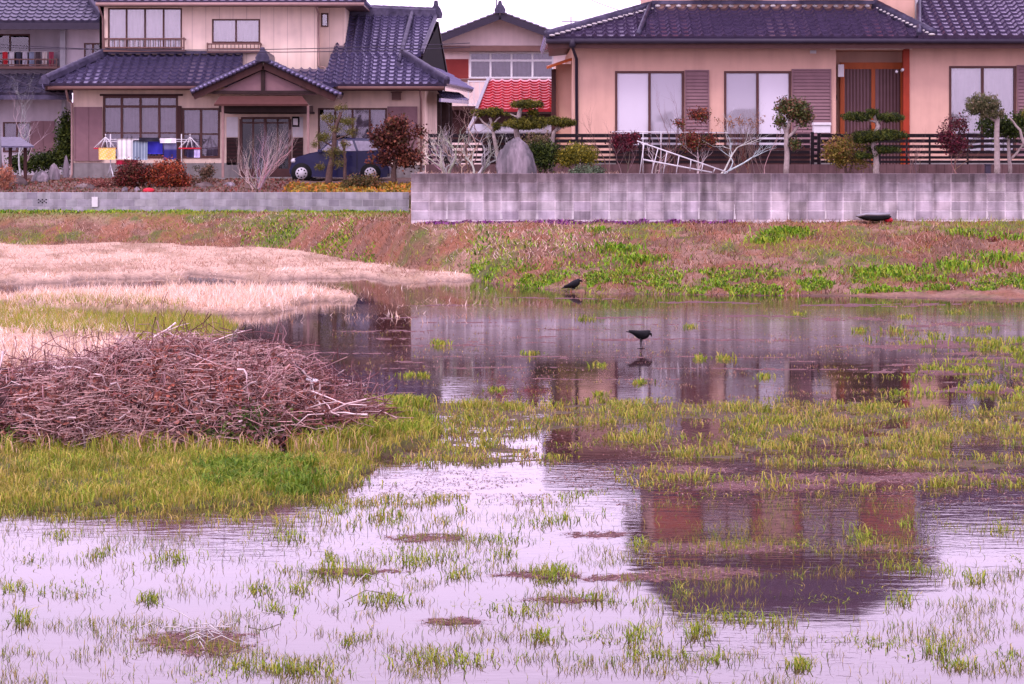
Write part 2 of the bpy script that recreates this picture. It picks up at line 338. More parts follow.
def zones(px, py):
    """how much straw, green growth, mud mat there is at a spot of the field; py is the row of the z=0 plane."""
    n1 = fbm(px/70, py/9, 3); n2 = fbm(px/26, py/5, 9); n3 = fbm(px/160, py/11, 21)
    yb = np.interp(px, [-400, 0, 200, 380, 480, 540, 600], [285, 284, 282, 281, 284, 286, 278])+(n1-.5)*12+(n2-.5)*9+(fbm(px/13, py/3.2, 37)-.5)*6
    land = sstep(0, 5, yb-py)
    n4 = fbm(px/13, py/3.2, 37)
    def soft(b_, nz, k, top=.25): return sstep(.0, top, b_+((nz-.5)*k*2+(n4-.5)*.8)*np.clip(b_*7, 0, 1)-.01)
    isl = soft(np.maximum(blob(px, py, 140, 305, 175, 12), blob(px, py, 240, 298, 130, 7)), n1, .4)
    lft = soft(blob(px, py, 0, 362, 150, 48), n2, .35)
    straw = np.clip(land+isl+lft, 0, 1)
    g_left = soft(blob(px, py, 75, 327, 170, 20), n2, .4, .3)
    mound = soft(np.maximum(blob(px, py, 110, 466, 275, 47), blob(px, py, 320, 437, 120, 24)), n1*.6+n2*.4, 1.5, .3)
    midy = sstep(393, 406, py+(n1-.5)*14)*(1-sstep(470, 505, py+(n1-.5)*30-(px-500)*.012))*sstep(300, 380, px)
    mid = midy*sstep(.44, .60, n3*.55+n1*.45+.06*sstep(620, 820, px)+.12*np.exp(-((px-455)/75)**2)*(py > 398)*(py < 462)+.10*np.exp(-((py-412)/9)**2))
    rgt = sstep(.42, .55, n1)*sstep(860, 960, px+(n2-.5)*60)*sstep(318, 340, py)*(1-sstep(400, 410, py))
    fore = sstep(.56, .72, n1*.6+n2*.4)*sstep(490, 530, py)
    line = np.maximum(sstep(.54, .64, fbm(px/150, py/1.9, 33))*.9, sstep(.62, .68, fbm(px/80, py/1.5, 34)))*sstep(.3, .5, fbm(px/30, py/1.5, 35))*sstep(296, 318, py)*(1-sstep(376, 388, py))*sstep(330, 400, px)
    matm = np.zeros_like(px)
    for a in MATS: matm = np.maximum(matm, blob(px, py, *a))
    matm = sstep(.2, .6, matm*.6+(fbm(px/9, py/1.9, 36)-.32)*1.3*(matm > 0))
    lnm = np.zeros_like(px)
    for a in LINES: lnm = np.maximum(lnm, blob(px, py+(fbm(px/60, py*0, 39)-.5)*3.5, *a))
    line = np.maximum(line, sstep(.12, .5, lnm*.7+(fbm(px/12, py/1.2, 38)-.36)*1.2*(lnm > 0)))
    return dict(straw=straw, g_left=g_left, mound=mound, mid=mid, rgt=rgt, fore=fore, line=line, mats=matm, n1=n1, n2=n2, land=land, isl=isl, lft=lft)
def bank(px, D):
    fy = foot_y(px)+(fbm(px/38, px*0, 161)-.5)*6*np.clip((560-px)/120, .25, 1); Df = F*H/(fy-HY)
    r = sstep(395, 425, px)
    wdt = np.interp(px, [0, 250, 411, 500, 1024], [4.5, 5, 5, 8, 9.5]); Dt = np.where(px > 411, 52.6, Df+wdt)
    Dt = np.interp(px, [-400, 0, 250, 340, 411], [69.5, 69.5, 67.5, 61, 52.6]); Dt = np.where(px > 411, 52.6, Dt)
    t = np.clip((D-Df+1)/(Dt-Df+1), 0, 1); zt = np.interp(px, [0, 250, 411, 1024], [.78, .82, .99, 1.04])
    z = zt*(t**.8*.6+sstep(0, 1, t)*.4)
    back = np.clip((D-Dt)/np.maximum(72.4-Dt, .1), 0, 1)
    z = np.where((D > Dt) & (px < 411), zt*(1-back)+.70*back, z)
    return z, t
def height(x, y):
    D = np.maximum(y, 1.); px = CX+F*x/D; py = HY+F*H/D
    q = zones(px, py); zb, t = bank(px, D)
    fine = fbm(x*3.1, y*3.1, 5); mic = fbm(x*14, y*14, 8, 2)
    dry_ = np.clip(q['straw']+q['mound'], 0, 1)
    z = -.06+.16*q['straw']+.09*q['g_left']+.085*q['mound']+.062*q['mid']+.055*q['rgt']+.01*q['fore']+.068*q['mats']+.062*q['line']
    z = z+(fine-.5)*(.012+.03*dry_)+(mic-.5)*(.008+.01*dry_)
    z = np.where((z > 0) & (dry_ < .5), z*(.35+.65*dry_), z)
    z = np.where(t > 0, np.maximum(z, zb-.02+(fine-.5)*.16*sstep(0, .3, t)+(mic-.5)*.04+.0), z)
    # the two gardens behind the walls
    xw = X(411, 53.4)
    gr = (x > xw) & (y > 53.5); z = np.where(gr, 2.02+(mic-.5)*.03, z)
    gl = (~gr) & (y > 72.9); z = np.where(gl, np.interp(y, [72.9, 76, 79, 140, 3000], [1.27, 1.62, 1.68, 1.8, 1.8])+(fine-.5)*.08, z)
    return z, q, t, gr, gl, px, py, fine, mic
def bmix(x, y): return fbm(x*.5+fbm(x, y, 57)*1.2, y*.35, 55)*.6+fbm(x*3, y*2, 56)*.4
def ground_z(x, y): return height(np.atleast_1d(np.asarray(x, float)), np.atleast_1d(np.asarray(y, float)))[0]
rows = list(DW(np.arange(1300, 700, -12.))) + list(DW(np.arange(700, 305, -1.)))
d = rows[-1]
while d < 80: d += .16; rows.append(d)
while d < 2500: d *= 1.06; rows.append(d)
rows = np.array(rows)
cols = np.concatenate([np.arange(-2600, -300, 90.), np.arange(-300, 1330, 2.6), np.arange(1330, 3700, 90.)])
# the garden edge steps must be sharp: keep columns and rows on both sides of the walls
PXg, Dg = np.meshgrid(cols, rows); Xg = (PXg-CX)*Dg/F
Zg, q, tb, gr, gl, pxg, pyg, fine, mic = height(Xg, Dg)
mud = np.array([.12, .075, .07]); strawc = np.array([.58, .44, .33]); green = np.array([.10, .12, .03]); dry = np.array([.22, .125, .085]); dry2 = np.array([.34, .22, .16])
c = np.tile(mud, (*Zg.shape, 1))
def lay(cc, k, f):
    k = np.clip(k, 0, 1)[..., None]; return cc*(1-k)+np.array(f)*k
c = lay(c, q['mid']*.6+q['rgt']*.5+q['fore']*.3, (.13, .11, .05)); c = lay(c, q['mats']+q['line'], (.17, .095, .095)); c = lay(c, q['g_left'], (.20, .17, .07))
c = lay(c, q['straw'], strawc); c = lay(c, q['straw']*sstep(.5, .7, q['n2']), (.40, .29, .20)); c = lay(c, q['mound']*.8, (.13, .14, .04))
bk = sstep(0, .05, tb)
c = lay(c, bk, dry); c = lay(c, bk*sstep(.45, .6, fbm(Xg*.9, Dg*.5, 41)), dry2); c = lay(c, bk*sstep(.48, .66, bmix(Xg, Dg)), (.14, .15, .05))
c = lay(c, bk*sstep(.5, .62, fbm(Xg*1.6, Dg*.9, 77))*.7, (.30, .14, .08))
c = lay(c, bk*(pxg < 411)*sstep(-4, -1, Dg-71)*.9, (.17, .24, .045))
c = lay(c, gr*1., (.22, .17, .14)); c = lay(c, gl*1., (.20, .14, .12))
c *= (.8+.4*mic)[..., None]*(.80-.12*bk[..., None]*(q['straw'] < .5)[..., None])
nr, nc = Zg.shape
idx = np.arange(nr*nc).reshape(nr, nc)
Fg = np.stack([idx[:-1, :-1], idx[:-1, 1:], idx[1:, 1:], idx[1:, :-1]], -1).reshape(-1, 4)
M['ground'] = mat('field_soil', (1, 1, 1), .95, .3, 9, attr=True, bump=.6, bscale=30)
g = np_mesh('ground', np.stack([Xg, Dg, Zg], -1).reshape(-1, 3), Fg, M['ground'], col=c.reshape(-1, 3), smooth=True); tag(g, kind='structure')
mb = MB(); mb.poly([(-60, 3, 0), (60, 3, 0), (60, 66, 0), (-60, 66, 0)]); tag(mb.build('flood_water', M['water']), kind='structure')

# ------------------------------------------------------------------ blades, leaves, branches
def blades(name, x, y, z, hgt, wid, lean, col, parent=None, seed=1, matl=None, seg=2, flat=None):
    """one upright curved blade per point; col (n,3)"""
    rg = np.random.default_rng(seed); n = len(x)
    a = rg.uniform(0, 2*np.pi, n); b = rg.uniform(0, 2*np.pi, n) if flat is None else flat
    ln = lean*rg.uniform(.2, 1.4, n)*hgt
    dx, dy = np.cos(b)*ln, np.sin(b)*ln; wx, wy = np.cos(a)*wid/2, np.sin(a)*wid/2*.6
    base = np.stack([x, y, z-.01], -1)
    if seg == 1:
        V = np.stack([base+np.stack([-wx, -wy, 0*wx], -1), base+np.stack([wx, wy, 0*wx], -1), base+np.stack([dx, dy, hgt*np.sqrt(np.clip(1-(ln/np.maximum(hgt, 1e-4))**2*.3, .1, 1))], -1)], 1)
        Fc = np.arange(n*3).reshape(n, 3); k = 3
    else:
        mid = base+np.stack([dx*.3, dy*.3, hgt*.6], -1); tip = base+np.stack([dx, dy, hgt*np.clip(1-.35*lean, .4, 1)*np.ones(n)], -1)
        wv = np.stack([wx, wy, 0*wx], -1)
        V = np.stack([base-wv*.8, base+wv*.8, mid+wv, mid-wv, tip], 1); o = np.arange(n)[:, None]*5
        Fc = np.concatenate([o+np.array([[0, 1, 2]]), o+np.array([[0, 2, 3]]), o+np.array([[3, 2, 4]])], 0); k = 5
    C = np.repeat(col, k, axis=0)
    return np_mesh(name, V.reshape(-1, 3), Fc, matl or M['grass'], parent, col=C)
def leafcloud(pts, size, rg, aspect=.6, up=0.):
    """random quads round points -> V (n,4,3)"""
    n = len(pts); a = rg.normal(size=(n, 3)); a[:, 2] += up; a /= np.linalg.norm(a, axis=1, keepdims=True)
    b = rg.normal(size=(n, 3)); b -= a*(a*b).sum(1, keepdims=True); b /= np.linalg.norm(b, axis=1, keepdims=True)
    s = (size*rg.uniform(.6, 1.3, n))[:, None]
    return np.stack([pts-a*s*.5, pts+b*s*aspect*.5, pts+a*s*.5, pts-b*s*aspect*.5], 1)
def foliage(name, blobs, n, size, cols, parent=None, seed=1, aspect=.6, fill=.5, matl=None, needles=False, holes=.35, label=None):
    """blobs: (centre, (rx, ry, rz)); leaves gathered in small clumps inside the blobs' volumes"""
    rg = np.random.default_rng(seed); B = np.array([(*c_, *r_) for c_, r_ in blobs]); vol = (B[:, 3]*B[:, 4]*B[:, 5])**(2/3); vol /= vol.sum()
    which = rg.choice(len(B), size=max(8, n//14), p=vol)
    dr = rg.normal(size=(len(which), 3)); dr /= np.linalg.norm(dr, axis=1, keepdims=True)
    rr = rg.uniform(fill, 1.02, len(which))**.7
    cen = B[which, :3]+dr*rr[:, None]*B[which, 3:]
    keep = fbm(cen[:, 0]*2.3+cen[:, 1], cen[:, 2]*2.3, seed) > holes*.9 if holes else np.ones(len(cen), bool)
    if keep.sum() > 5: cen = cen[keep]; which = which[keep]
    per = max(1, n//len(cen)); mean = B[which, 3:].min(1)
    p = np.repeat(cen, per, axis=0)+rg.normal(size=(len(cen)*per, 3))*np.repeat(np.maximum(mean*.18, size*(.45 if needles else 1.0)), per)[:, None]
    V = leafcloud(p, size, rg, aspect, up=.8 if needles else .2)
    cols = np.array(cols); ci = np.repeat(rg.integers(0, len(cols), len(cen)), per); ci = np.where(rg.random(len(ci)) < .3, rg.integers(0, len(cols), len(ci)), ci)
    C = cols[ci]*rg.uniform(.7, 1.3, len(ci))[:, None]
    o = np_mesh(name, V.reshape(-1, 3), np.arange(len(p)*4).reshape(-1, 4), matl or M['leaf'], parent, col=np.repeat(C, 4, axis=0))
    if label: o['label'] = label
    return o
def branchy(mb_, p, dirv, L, r, depth, rg, spread=.6, up=.15, kids=3, n=5, crook=.18):
    pts = [Vector(p)]; rs = [r]; d_ = Vector(dirv).normalized(); k = 4
    for i in range(k):
        d_ = (d_+Vector((rg.gauss(0, crook), rg.gauss(0, crook), rg.gauss(0, crook)*.6+up*.3))).normalized()
        pts.append(pts[-1]+d_*L/k); rs.append(r*(1-.5*(i+1)/k))
    mb_.tube(pts, rs, n, cap=False)
    if depth <= 0: return
    for j in range(kids):
        q_ = rg.randint(1, k) if j else k; bd = (d_*.7+Vector((rg.gauss(0, spread), rg.gauss(0, spread), rg.gauss(0, spread)*.6+up))).normalized()
        branchy(mb_, pts[q_], bd, L*rg.uniform(.5, .8), rs[q_]*.75, depth-1, rg, spread, up, kids, max(3, n-1), crook)

# ------------------------------------------------------------------ roofs and walls
def tiles(mb_, E0, E1, T0, T1, tw=.27, ch=.27, amp=.085, lift=.034, sub=8):
    E0, E1, T0, T1 = map(Vector, (E0, E1, T0, T1)); U = (E1-E0); W = U.length; U.normalize()
    S = (T0-E0)-U*(T0-E0).dot(U); SL = S.length; Nn = U.cross(S.normalized())
    if Nn.z < 0: Nn = -Nn
    l1 = (T0-E0).dot(U); r1 = (T1-E0).dot(U); nrow = max(2, round(SL/ch)); st = tw/sub
    lo = math.floor(min(0, l1)/st); hi = math.ceil(max(W, r1)/st); prev = None
    cw = []
    for j in range(lo, hi+1):
        fr = (j*st/tw) % 1.; cw.append((j*st, amp*math.exp(-((fr-.5)/.16)**2)))
    def line(v, lf):
        a, b = l1*v, W+(r1-W)*v; b0 = len(mb_.v)
        vs_ = [E0+U*min(max(u, a), b)+S*v+Nn*(h_+lf) for u, h_ in cw]
        mb_.v += [tuple(x_) for x_ in vs_]; mb_.c += [mb_.cur]*len(vs_); return b0, [min(max(u, a), b) for u, _ in cw]
    def join(A, B):
        for j in range(len(cw)-1):
            if abs(A[1][j+1]-A[1][j]) > 1e-5 or abs(B[1][j+1]-B[1][j]) > 1e-5:
                mb_.f.append([A[0]+j, A[0]+j+1, B[0]+j+1, B[0]+j]); mb_.m.append(mb_.mi); mb_.sm.append(False)
    prev = line(0, -.12)
    for k in range(nrow):
        a = line(k/nrow, lift); join(prev, a); b = line((k+1)/nrow, 0); join(a, b); prev = b
def ridge(mb_, a, b, r=.11, base=.1, seg=.3):
    mb_.brk(); a = Vector(a); b = Vector(b); L = (b-a).length; n = max(2, int(L/seg)); pts = []; rs = []
    for i in range(n):
        t0 = i/n; t1 = (i+.82)/n
        pts += [a.lerp(b, t0), a.lerp(b, t1)]; rs += [r, r*.93]
    pts.append(b); rs.append(r); up = Vector((0, 0, base))
    mb_.tube([p+up for p in pts], rs, 8)
    mb_.bar(a+up*.3, b+up*.3, r*1.9, base*1.5)
def wall_sheet(mb_, x0, x1, z0, z1, D, holes=(), t=.18):
    """front wall at depth D with openings (x0,x1,z0,z1) and reveals"""
    xs = sorted({x0, x1, *[min(max(h[i], x0), x1) for h in holes for i in (0, 1)]}); zs = sorted({z0, z1, *[min(max(h[i], z0), z1) for h in holes for i in (2, 3)]})
    def hole(cx_, cz): return any(h[0] < cx_ < h[1] and h[2] < cz < h[3] for h in holes)
    for i in range(len(xs)-1):
        for j in range(len(zs)-1):
            if not hole((xs[i]+xs[i+1])/2, (zs[j]+zs[j+1])/2):
                mb_.add([(xs[i], D, zs[j]), (xs[i+1], D, zs[j]), (xs[i+1], D, zs[j+1]), (xs[i], D, zs[j+1])], [(0, 1, 2, 3)])
    for h in holes:
        a, b, c_, d_ = h
        mb_.add([(a, D, c_), (a, D+t, c_), (a, D+t, d_), (a, D, d_)], [(0, 1, 2, 3)]); mb_.add([(b, D, c_), (b, D+t, c_), (b, D+t, d_), (b, D, d_)], [(0, 1, 2, 3)])
        mb_.add([(a, D, d_), (b, D, d_), (b, D+t, d_), (a, D+t, d_)], [(0, 1, 2, 3)]); mb_.add([(a, D, c_), (b, D, c_), (b, D+t, c_), (a, D+t, c_)], [(0, 1, 2, 3)])
def hr(px0, py0, px1, py1, D): return (X(px0, D), X(px1, D), Z(py1, D), Z(py0, D))
def window(parent, h, D, n=2, frame='frame', glass='glass', curtain='curtain', fw=.055, curt=(0., 1.), transom=None, wave=.022, seed=0, room=.5, hem=1., rail=None):
    x0, x1, z0, z1 = h; mb_ = MB(); d0 = D-.02; d1 = D+.07
    mb_.box(x0, x1, d0, d1, z1-fw, z1); mb_.box(x0, x1, d0-.015, d1, z0, z0+fw); mb_.box(x0, x0+fw, d0+.004, d1, z0+fw, z1-fw); mb_.box(x1-fw, x1, d0+.004, d1, z0+fw, z1-fw)
    for k in range(1, n):
        xm = x0+(x1-x0)*k/n; mb_.box(xm-fw*.55, xm+fw*.55, d0+.008, d1-.01, z0+fw, z1-fw)
    if transom: mb_.box(x0+fw, x1-fw, d0+.011, d1-.013, transom-fw*.6, transom+fw*.6)
    if rail: mb_.box(x0+fw, x1-fw, d0+.013, d1-.016, rail-fw*.35, rail+fw*.35)
    wf = mb_.build('window', M[frame], parent)
    gl_ = glass if isinstance(glass, (list, tuple)) else [glass]
    for i_, gm in enumerate(gl_):
        a_, b_ = x0+fw*.5+(x1-x0-fw)*i_/len(gl_), x0+fw*.5+(x1-x0-fw)*(i_+1)/len(gl_); g_ = MB(); g_.box(a_, b_-.002, D+.03, D+.036, z0+fw*.5, z1-fw*.5); g_.build('pane', M[gm], wf)
    r_ = MB(); e = .004                              # the dim room behind the glass
    y1_ = D+room
    r_.add([(x0-.3, y1_, z0-.2), (x1+.3, y1_, z0-.2), (x1+.3, y1_, z1+.1), (x0-.3, y1_, z1+.1), (x0-.3, D+.1, z0-.2), (x1+.3, D+.1, z0-.2), (x1+.3, D+.1, z1+.1), (x0-.3, D+.1, z1+.1)],
           [(0, 1, 2, 3), (0, 1, 5, 4), (3, 2, 6, 7), (0, 3, 7, 4), (1, 2, 6, 5)]); r_.build('room', M['dark'], wf)
    if curtain:
        c_ = MB(); xa, xb = x0+(x1-x0)*curt[0], x0+(x1-x0)*curt[1]; m_ = max(8, int((xb-xa)/.03)); rg = random.Random(seed); ph = rg.random()*6
        pts = [(xa+(xb-xa)*i/m_, D+.11+wave*math.sin(i*1.05+ph+math.sin(i*.21)*1.5)) for i in range(m_+1)]
        vs_ = [(a, b, z0+(z1-z0)*(1-hem)+.03) for a, b in pts]+[(a, b, z1) for a, b in pts]
        c_.add(vs_, [(i, i+1, i+m_+2, i+m_+1) for i in range(m_)], True); c_.build('curtain', M[curtain], wf)
    return wf
def louvre(parent, h, D, pitch=.055, name='shutter', m='shutter', vert=False):
    x0, x1, z0, z1 = h; mb_ = MB(); mb_.box(x0, x1, D-.03, D+.02, z0, z1); f_ = .035
    mb_.box(x0, x0+f_, D-.07, D-.031, z0, z1); mb_.box(x1-f_, x1, D-.07, D-.031, z0, z1); mb_.box(x0+f_, x1-f_, D-.07, D-.031, z1-f_, z1)
    z = z0
    while z < z1-f_-pitch*.6:
        mb_.add([(x0+f_, D-.06, z), (x1-f_, D-.06, z), (x1-f_, D-.035, z+pitch*.75), (x0+f_, D-.035, z+pitch*.75), (x0+f_, D-.031, z), (x1-f_, D-.031, z)], [(0, 1, 2, 3), (0, 1, 5, 4)]); z += pitch
    return mb_.build(name, M[m], parent)

# ================================================================== RIGHT HOUSE
DR = 61.0; G0 = 2.0
rh = empty('beige_house', (X(745, DR), DR, G0), 'beige rendered house with dark tiled roofs, louvred shutters and orange wooden front door', 'house')
wbox = lambda px: X(px, DR)
w1 = hr(615, 71, 684, 156, DR); w2 = hr(724, 71, 791, 156, DR); w3 = hr(949, 66, 1016, 156, DR)
porch = (X(836, DR), X(909, DR), G0-.3, Z(50, DR))
mb = MB(); zt = Z(44, DR)
wall_sheet(mb, X(573, DR), X(1160, DR), G0-.3, zt, DR, [w1, w2, w3, porch])
mb.add([(X(573, DR), DR, G0-.3), (X(573, DR), DR+9, G0-.3), (X(573, DR), DR+9, zt), (X(573, DR), DR, zt)], [(0, 1, 2, 3)])
mb.add([(X(1160, DR), DR, G0-.3), (X(1160, DR), DR+9, G0-.3), (X(1160, DR), DR+9, zt), (X(1160, DR), DR, zt)], [(0, 1, 2, 3)])
mb.add([(X(573, DR), DR+9, G0-.3), (X(1160, DR), DR+9, G0-.3), (X(1160, DR), DR+9, zt), (X(573, DR), DR+9, zt)], [(0, 1, 2, 3)])
# the porch recess: side walls, back wall, ceiling
a, b = porch[0], porch[1]; dy = 1.1
mb.add([(a, DR+.18, G0-.3), (a, DR+dy, G0-.3), (a, DR+dy, porch[3]), (a, DR+.18, porch[3])], [(0, 1, 2, 3)])
mb.add([(b, DR+.18, G0-.3), (b, DR+dy, G0-.3), (b, DR+dy, porch[3]), (b, DR+.18, porch[3])], [(0, 1, 2, 3)])
mb.add([(a, DR+.18, porch[3]), (b, DR+.18, porch[3]), (b, DR+dy, porch[3]), (a, DR+dy, porch[3])], [(0, 1, 2, 3)])
mb.add([(a, DR+dy, G0-.3), (b, DR+dy, G0-.3), (b, DR+dy, porch[3]), (a, DR+dy, porch[3])], [(0, 1, 2, 3)])
# the set-back bay on the left
mb.box(X(556, 63), X(574, 63), 63, 69, G0-.3, Z(64, 63))
mb.build('wall', M['beige'], rh)
f = MB(); f.box(X(572.6, DR), X(835, DR), DR-.02, DR, G0-.3, G0+.35); f.box(X(910, DR), X(1160, DR), DR-.02, DR, G0-.3, G0+.35); f.build('foundation', M['concrete'], rh)
window(rh, w1, DR, 2, glass=['glass_w', 'glass_g'], curtain='curtain', wave=.006, seed=1, fw=.06)
window(rh, w2, DR, 2, glass=['glass_g', 'glass_w'], curtain='curtain', wave=.006, seed=2, fw=.06)
window(rh, w3, DR, 2, glass='glass', curtain='curtain', wave=.028, seed=3, fw=.06)
louvre(rh, hr(684.6, 70, 709, 156, DR), DR-.005, .085); louvre(rh, hr(791.6, 69, 831, 156, DR), DR-.005, .085); louvre(rh, hr(1016.6, 65, 1048, 156, DR), DR-.005, .085)
# front door of vertical slats in an orange wooden frame
DD = DR+.75
o = MB(); fx0, fx1 = X(840, DD), X(904.5, DD); ztop = Z(66, DD); z0 = G0+.12
o.box(fx0, fx0+.11, DD-.06, DD+.1, z0, ztop); o.box(fx1-.11, fx1, DD-.06, DD+.1, z0, ztop); o.box(fx0, fx1, DD-.064, DD+.1, ztop, ztop+.09)
o.box(fx0+.11, fx1-.11, DD-.05, DD+.08, ztop-.08, ztop); xm = X(873, DD); o.box(xm-.05, xm+.05, DD-.055, DD+.08, z0, ztop-.08); 
door = o.build('front_door', M['wood_orange'], rh)
s = MB(); s.box(fx0+.11, xm-.05, DD+.0, DD+.03, z0, ztop-.08); s.box(xm+.05, fx1-.11, DD+.0, DD+.03, z0, ztop-.08)
xx = fx0+.15
s.mi = 1
while xx < fx1-.13:
    if abs(xx-xm) > .07: s.box(xx, xx+.035, DD-.03, DD-.001, z0, ztop-.08)
    xx += .085
s.build('door_leaf', [M['shutter'], M['frame']], door)
hd = MB(); hd.box(xm-.09, xm-.065, DD-.1, DD-.056, G0+1.0, G0+1.25); hd.build('door_handle', M['wood_dark'], door)
p = MB(); p.box(X(903, DR), X(909.3, DR), DR-.05, DR+.11, G0, Z(49, DR)); p.build('porch_post', M['post_red'], rh, .008)
p = MB(); p.box(X(830, DR), X(912, DR), DR-.035, DR+.0, Z(50, DR), Z(46.5, DR)); p.build('porch_beam', M['cream_plain'], rh)
p = MB(); p.box(X(614, 59.7), X(812, 59.7), 59.7, DR-.03, Z(150.5, 59.7), Z(148, 59.7)); p.box(X(616, 59.8), X(810, 59.8), 59.8, 59.9, G0, Z(150.5, 59.7)-.003); p.build('deck', M['wood'], rh)  # dark wood band added to darken the lower gaps behind the fence
p = MB(); p.box(X(837.5, 61.3), X(843.5, 61.3), 61.2, 61.36, Z(77, 61.3), Z(64.5, 61.3)); p.build('wall_lamp', M['white'], rh, .01)
p = MB(); p.box(X(837, DR), X(839, DR), DR+.4, DR+.43, Z(100, DR), Z(94, DR)); p.build('intercom', M['dark'], rh)
p = MB(); p.box(X(810, DR), X(816, DR), DR-.06, DR, Z(53.5, DR), Z(50.5, DR)); p.build('wall_vent', M['white'], rh)
p = MB(); p.tube([P(905, 71, 61.0)+Vector((-.1, -.1, 0)), P(905, 71, 61.0)+Vector((-.1, -.28, .03))], .035, 8); p.tube([P(900, 71, 61.0)+Vector((-.1, -.1, 0)), P(899, 71, 61.0)+Vector((-.1, -.25, -.03))], .035, 8); p.build('sensor_lamp', M['white'], rh)
# lower roof
ez = Z(37.5, 60.1); E = 60.05
def RP(px, D, z): return Vector((X(px, D), D, z))
D2 = 61.95; zr = Z(8.5, D2)
r = MB(); tiles(r, RP(546, E, ez), RP(934, E, ez), RP(652, D2, zr), RP(876, D2, zr), .27, .26)
sl_ = (zr-ez)/(D2-E)
c0 = RP(546, E, ez); c1 = RP(652, D2, zr); tiles(r, c0+Vector((0, 10, 0)), c0, Vector((c1.x, 70, c1.z)), c1, .27, .26)
mainroof = r.build('roof', M['tile_brown'], rh)
k = MB(); ridge(k, RP(546, E-.05, ez+.02), RP(653, D2, zr+.05), .09, .07); ridge(k, RP(934, E-.05, ez+.02), RP(875, D2, zr+.05), .11, .09)
ridge(k, RP(638, E+.02, ez+.04), RP(650, D2-.1, zr+.05), .06, .05)
k.build('roof_ridge', M['ridge'], mainroof)
k = MB(); k.box(X(652, D2), X(876, D2), D2-.12, D2-.01, zr+.11, zr+.2); k.build('flashing', M['ridge'], mainroof)
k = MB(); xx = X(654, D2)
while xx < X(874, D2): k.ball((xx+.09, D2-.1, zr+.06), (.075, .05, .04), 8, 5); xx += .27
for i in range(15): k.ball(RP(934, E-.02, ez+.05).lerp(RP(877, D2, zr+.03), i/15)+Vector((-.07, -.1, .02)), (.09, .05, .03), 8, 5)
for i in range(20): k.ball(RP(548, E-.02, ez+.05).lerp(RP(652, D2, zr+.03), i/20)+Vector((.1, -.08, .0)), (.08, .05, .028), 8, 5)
k.build('ridge_plaster', M['mortar'], mainroof)  # white dabs put the tile-end highlights into solid colour
# right wing roof
rz = 7.35
r = MB(); tiles(r, RP(918, E-.1, ez+.02), RP(1170, E-.1, ez+.02), RP(918, 64.2, rz), RP(1100, 64.2, rz), .27, .26)
tiles(r, RP(1060, 68.4, ez+.02), RP(905, 68.4, ez+.02), RP(1060, 64.2, rz), RP(918, 64.2, rz), .27, .3)
wr = r.build('roof', M['tile_brown'], rh)
k = MB(); ridge(k, RP(916, 64.2, rz), RP(1100, 64.2, rz), .12, .12); ridge(k, RP(1170, E-.1, ez), RP(1100, 64.2, rz), .11, .1); ridge(k, RP(919, E-.1, ez+.06), RP(919, 64.2, rz), .07, .05); k.build('roof_ridge', M['ridge'], wr)
# eaves: soffit boards, fascia and gutter
e = MB(); e.add([RP(548, E+.05, ez-.09), RP(1168, E+.05, ez-.09), RP(1168, DR, ez-.02), RP(574, DR, ez-.02)], [(0, 1, 2, 3)])
e.add([RP(548, E+.05, ez-.09), RP(574, DR, ez-.02), RP(574, 70, ez-.02), RP(549, 70, ez-.09)], [(0, 1, 2, 3)])
e.box(X(548, E), X(1168, E), E+.1, E+.14, ez-.27, ez-.12); e.build('eave_board', M['frame'], rh)
gt = MB(); gt.tube([RP(546, E-.05, ez-.09), RP(1170, E-.05, ez-.09)], .065, 8); gt.build('gutter', M['gutter'], rh)
gt = MB(); gt.tube([RP(572.5, E-.05, ez-.1), RP(572.5, E+.02, ez-.25), RP(576.5, DR-.05, ez-.5), RP(576.8, DR-.05, G0)], .04, 8); gt.tube([RP(572.3, E-.05, ez-.04), RP(572.3, E-.05, ez-.25)], .08, 8); gt.build('downpipe', M['gutter'], rh)
# shed roof over the set-back bay
e = MB(); e.slab([P(547, 66.5, 62), P(577, 56.5, 62), P(577, 58.8, 62), P(547, 69, 62)], (0, 1.0, .05)); e.build('side_canopy', M['wood_orange'], rh)
e = MB(); e.box(X(551.5, 62.8), X(556, 62.8), 62.8, 63.0, G0, Z(69, 62.8)); e.build('side_post', M['wood'], rh)
# upper storey
ux0, ux1 = X(653, D2), X(915, D2); uz1 = 8.15
uw = [(X(702, D2), X(752, D2), 6.95, 7.75), (X(801, D2), X(861, D2), 6.95, 7.85)]
m = MB(); wall_sheet(m, ux0, ux1, zr-.3, uz1, D2, uw)
for xx in (ux0, ux1): m.add([(xx, D2, 5.0), (xx, D2+6, 5.0), (xx, D2+6, uz1), (xx, D2, uz1)], [(0, 1, 2, 3)])
m.add([(ux0, D2+6, 5.0), (ux1, D2+6, 5.0), (ux1, D2+6, uz1), (ux0, D2+6, uz1)], [(0, 1, 2, 3)])
m.build('upper_wall', M['beige'], rh)
for i, h in enumerate(uw): window(rh, h, D2, 2, seed=20+i)
m = MB(); zb_ = Z(-1.5, D2)
for a_, b_ in ((654, 701.4), (752.6, 762), (794, 800.4), (861.6, 914)): m.brk(); m.box(X(a_, D2), X(b_, D2), D2-.03, D2-.004, zb_, zb_+.75)
m.build('wall_cladding', M['terracotta'], rh)
m = MB(); m.tube([RP(916.5, D2-.05, 8.1), RP(916.5, D2-.05, 5.9)], .045, 8); m.build('downpipe', M['white'], rh)
m = MB(); m.box(X(690, D2), X(762, D2), D2-.5, D2-.003, zr+.28, zr+.34); m.box(X(798, D2), X(865, D2), D2-.5, D2-.003, zr+.28, zr+.34)
m.build('window_ledge', M['wood_dark'], rh)
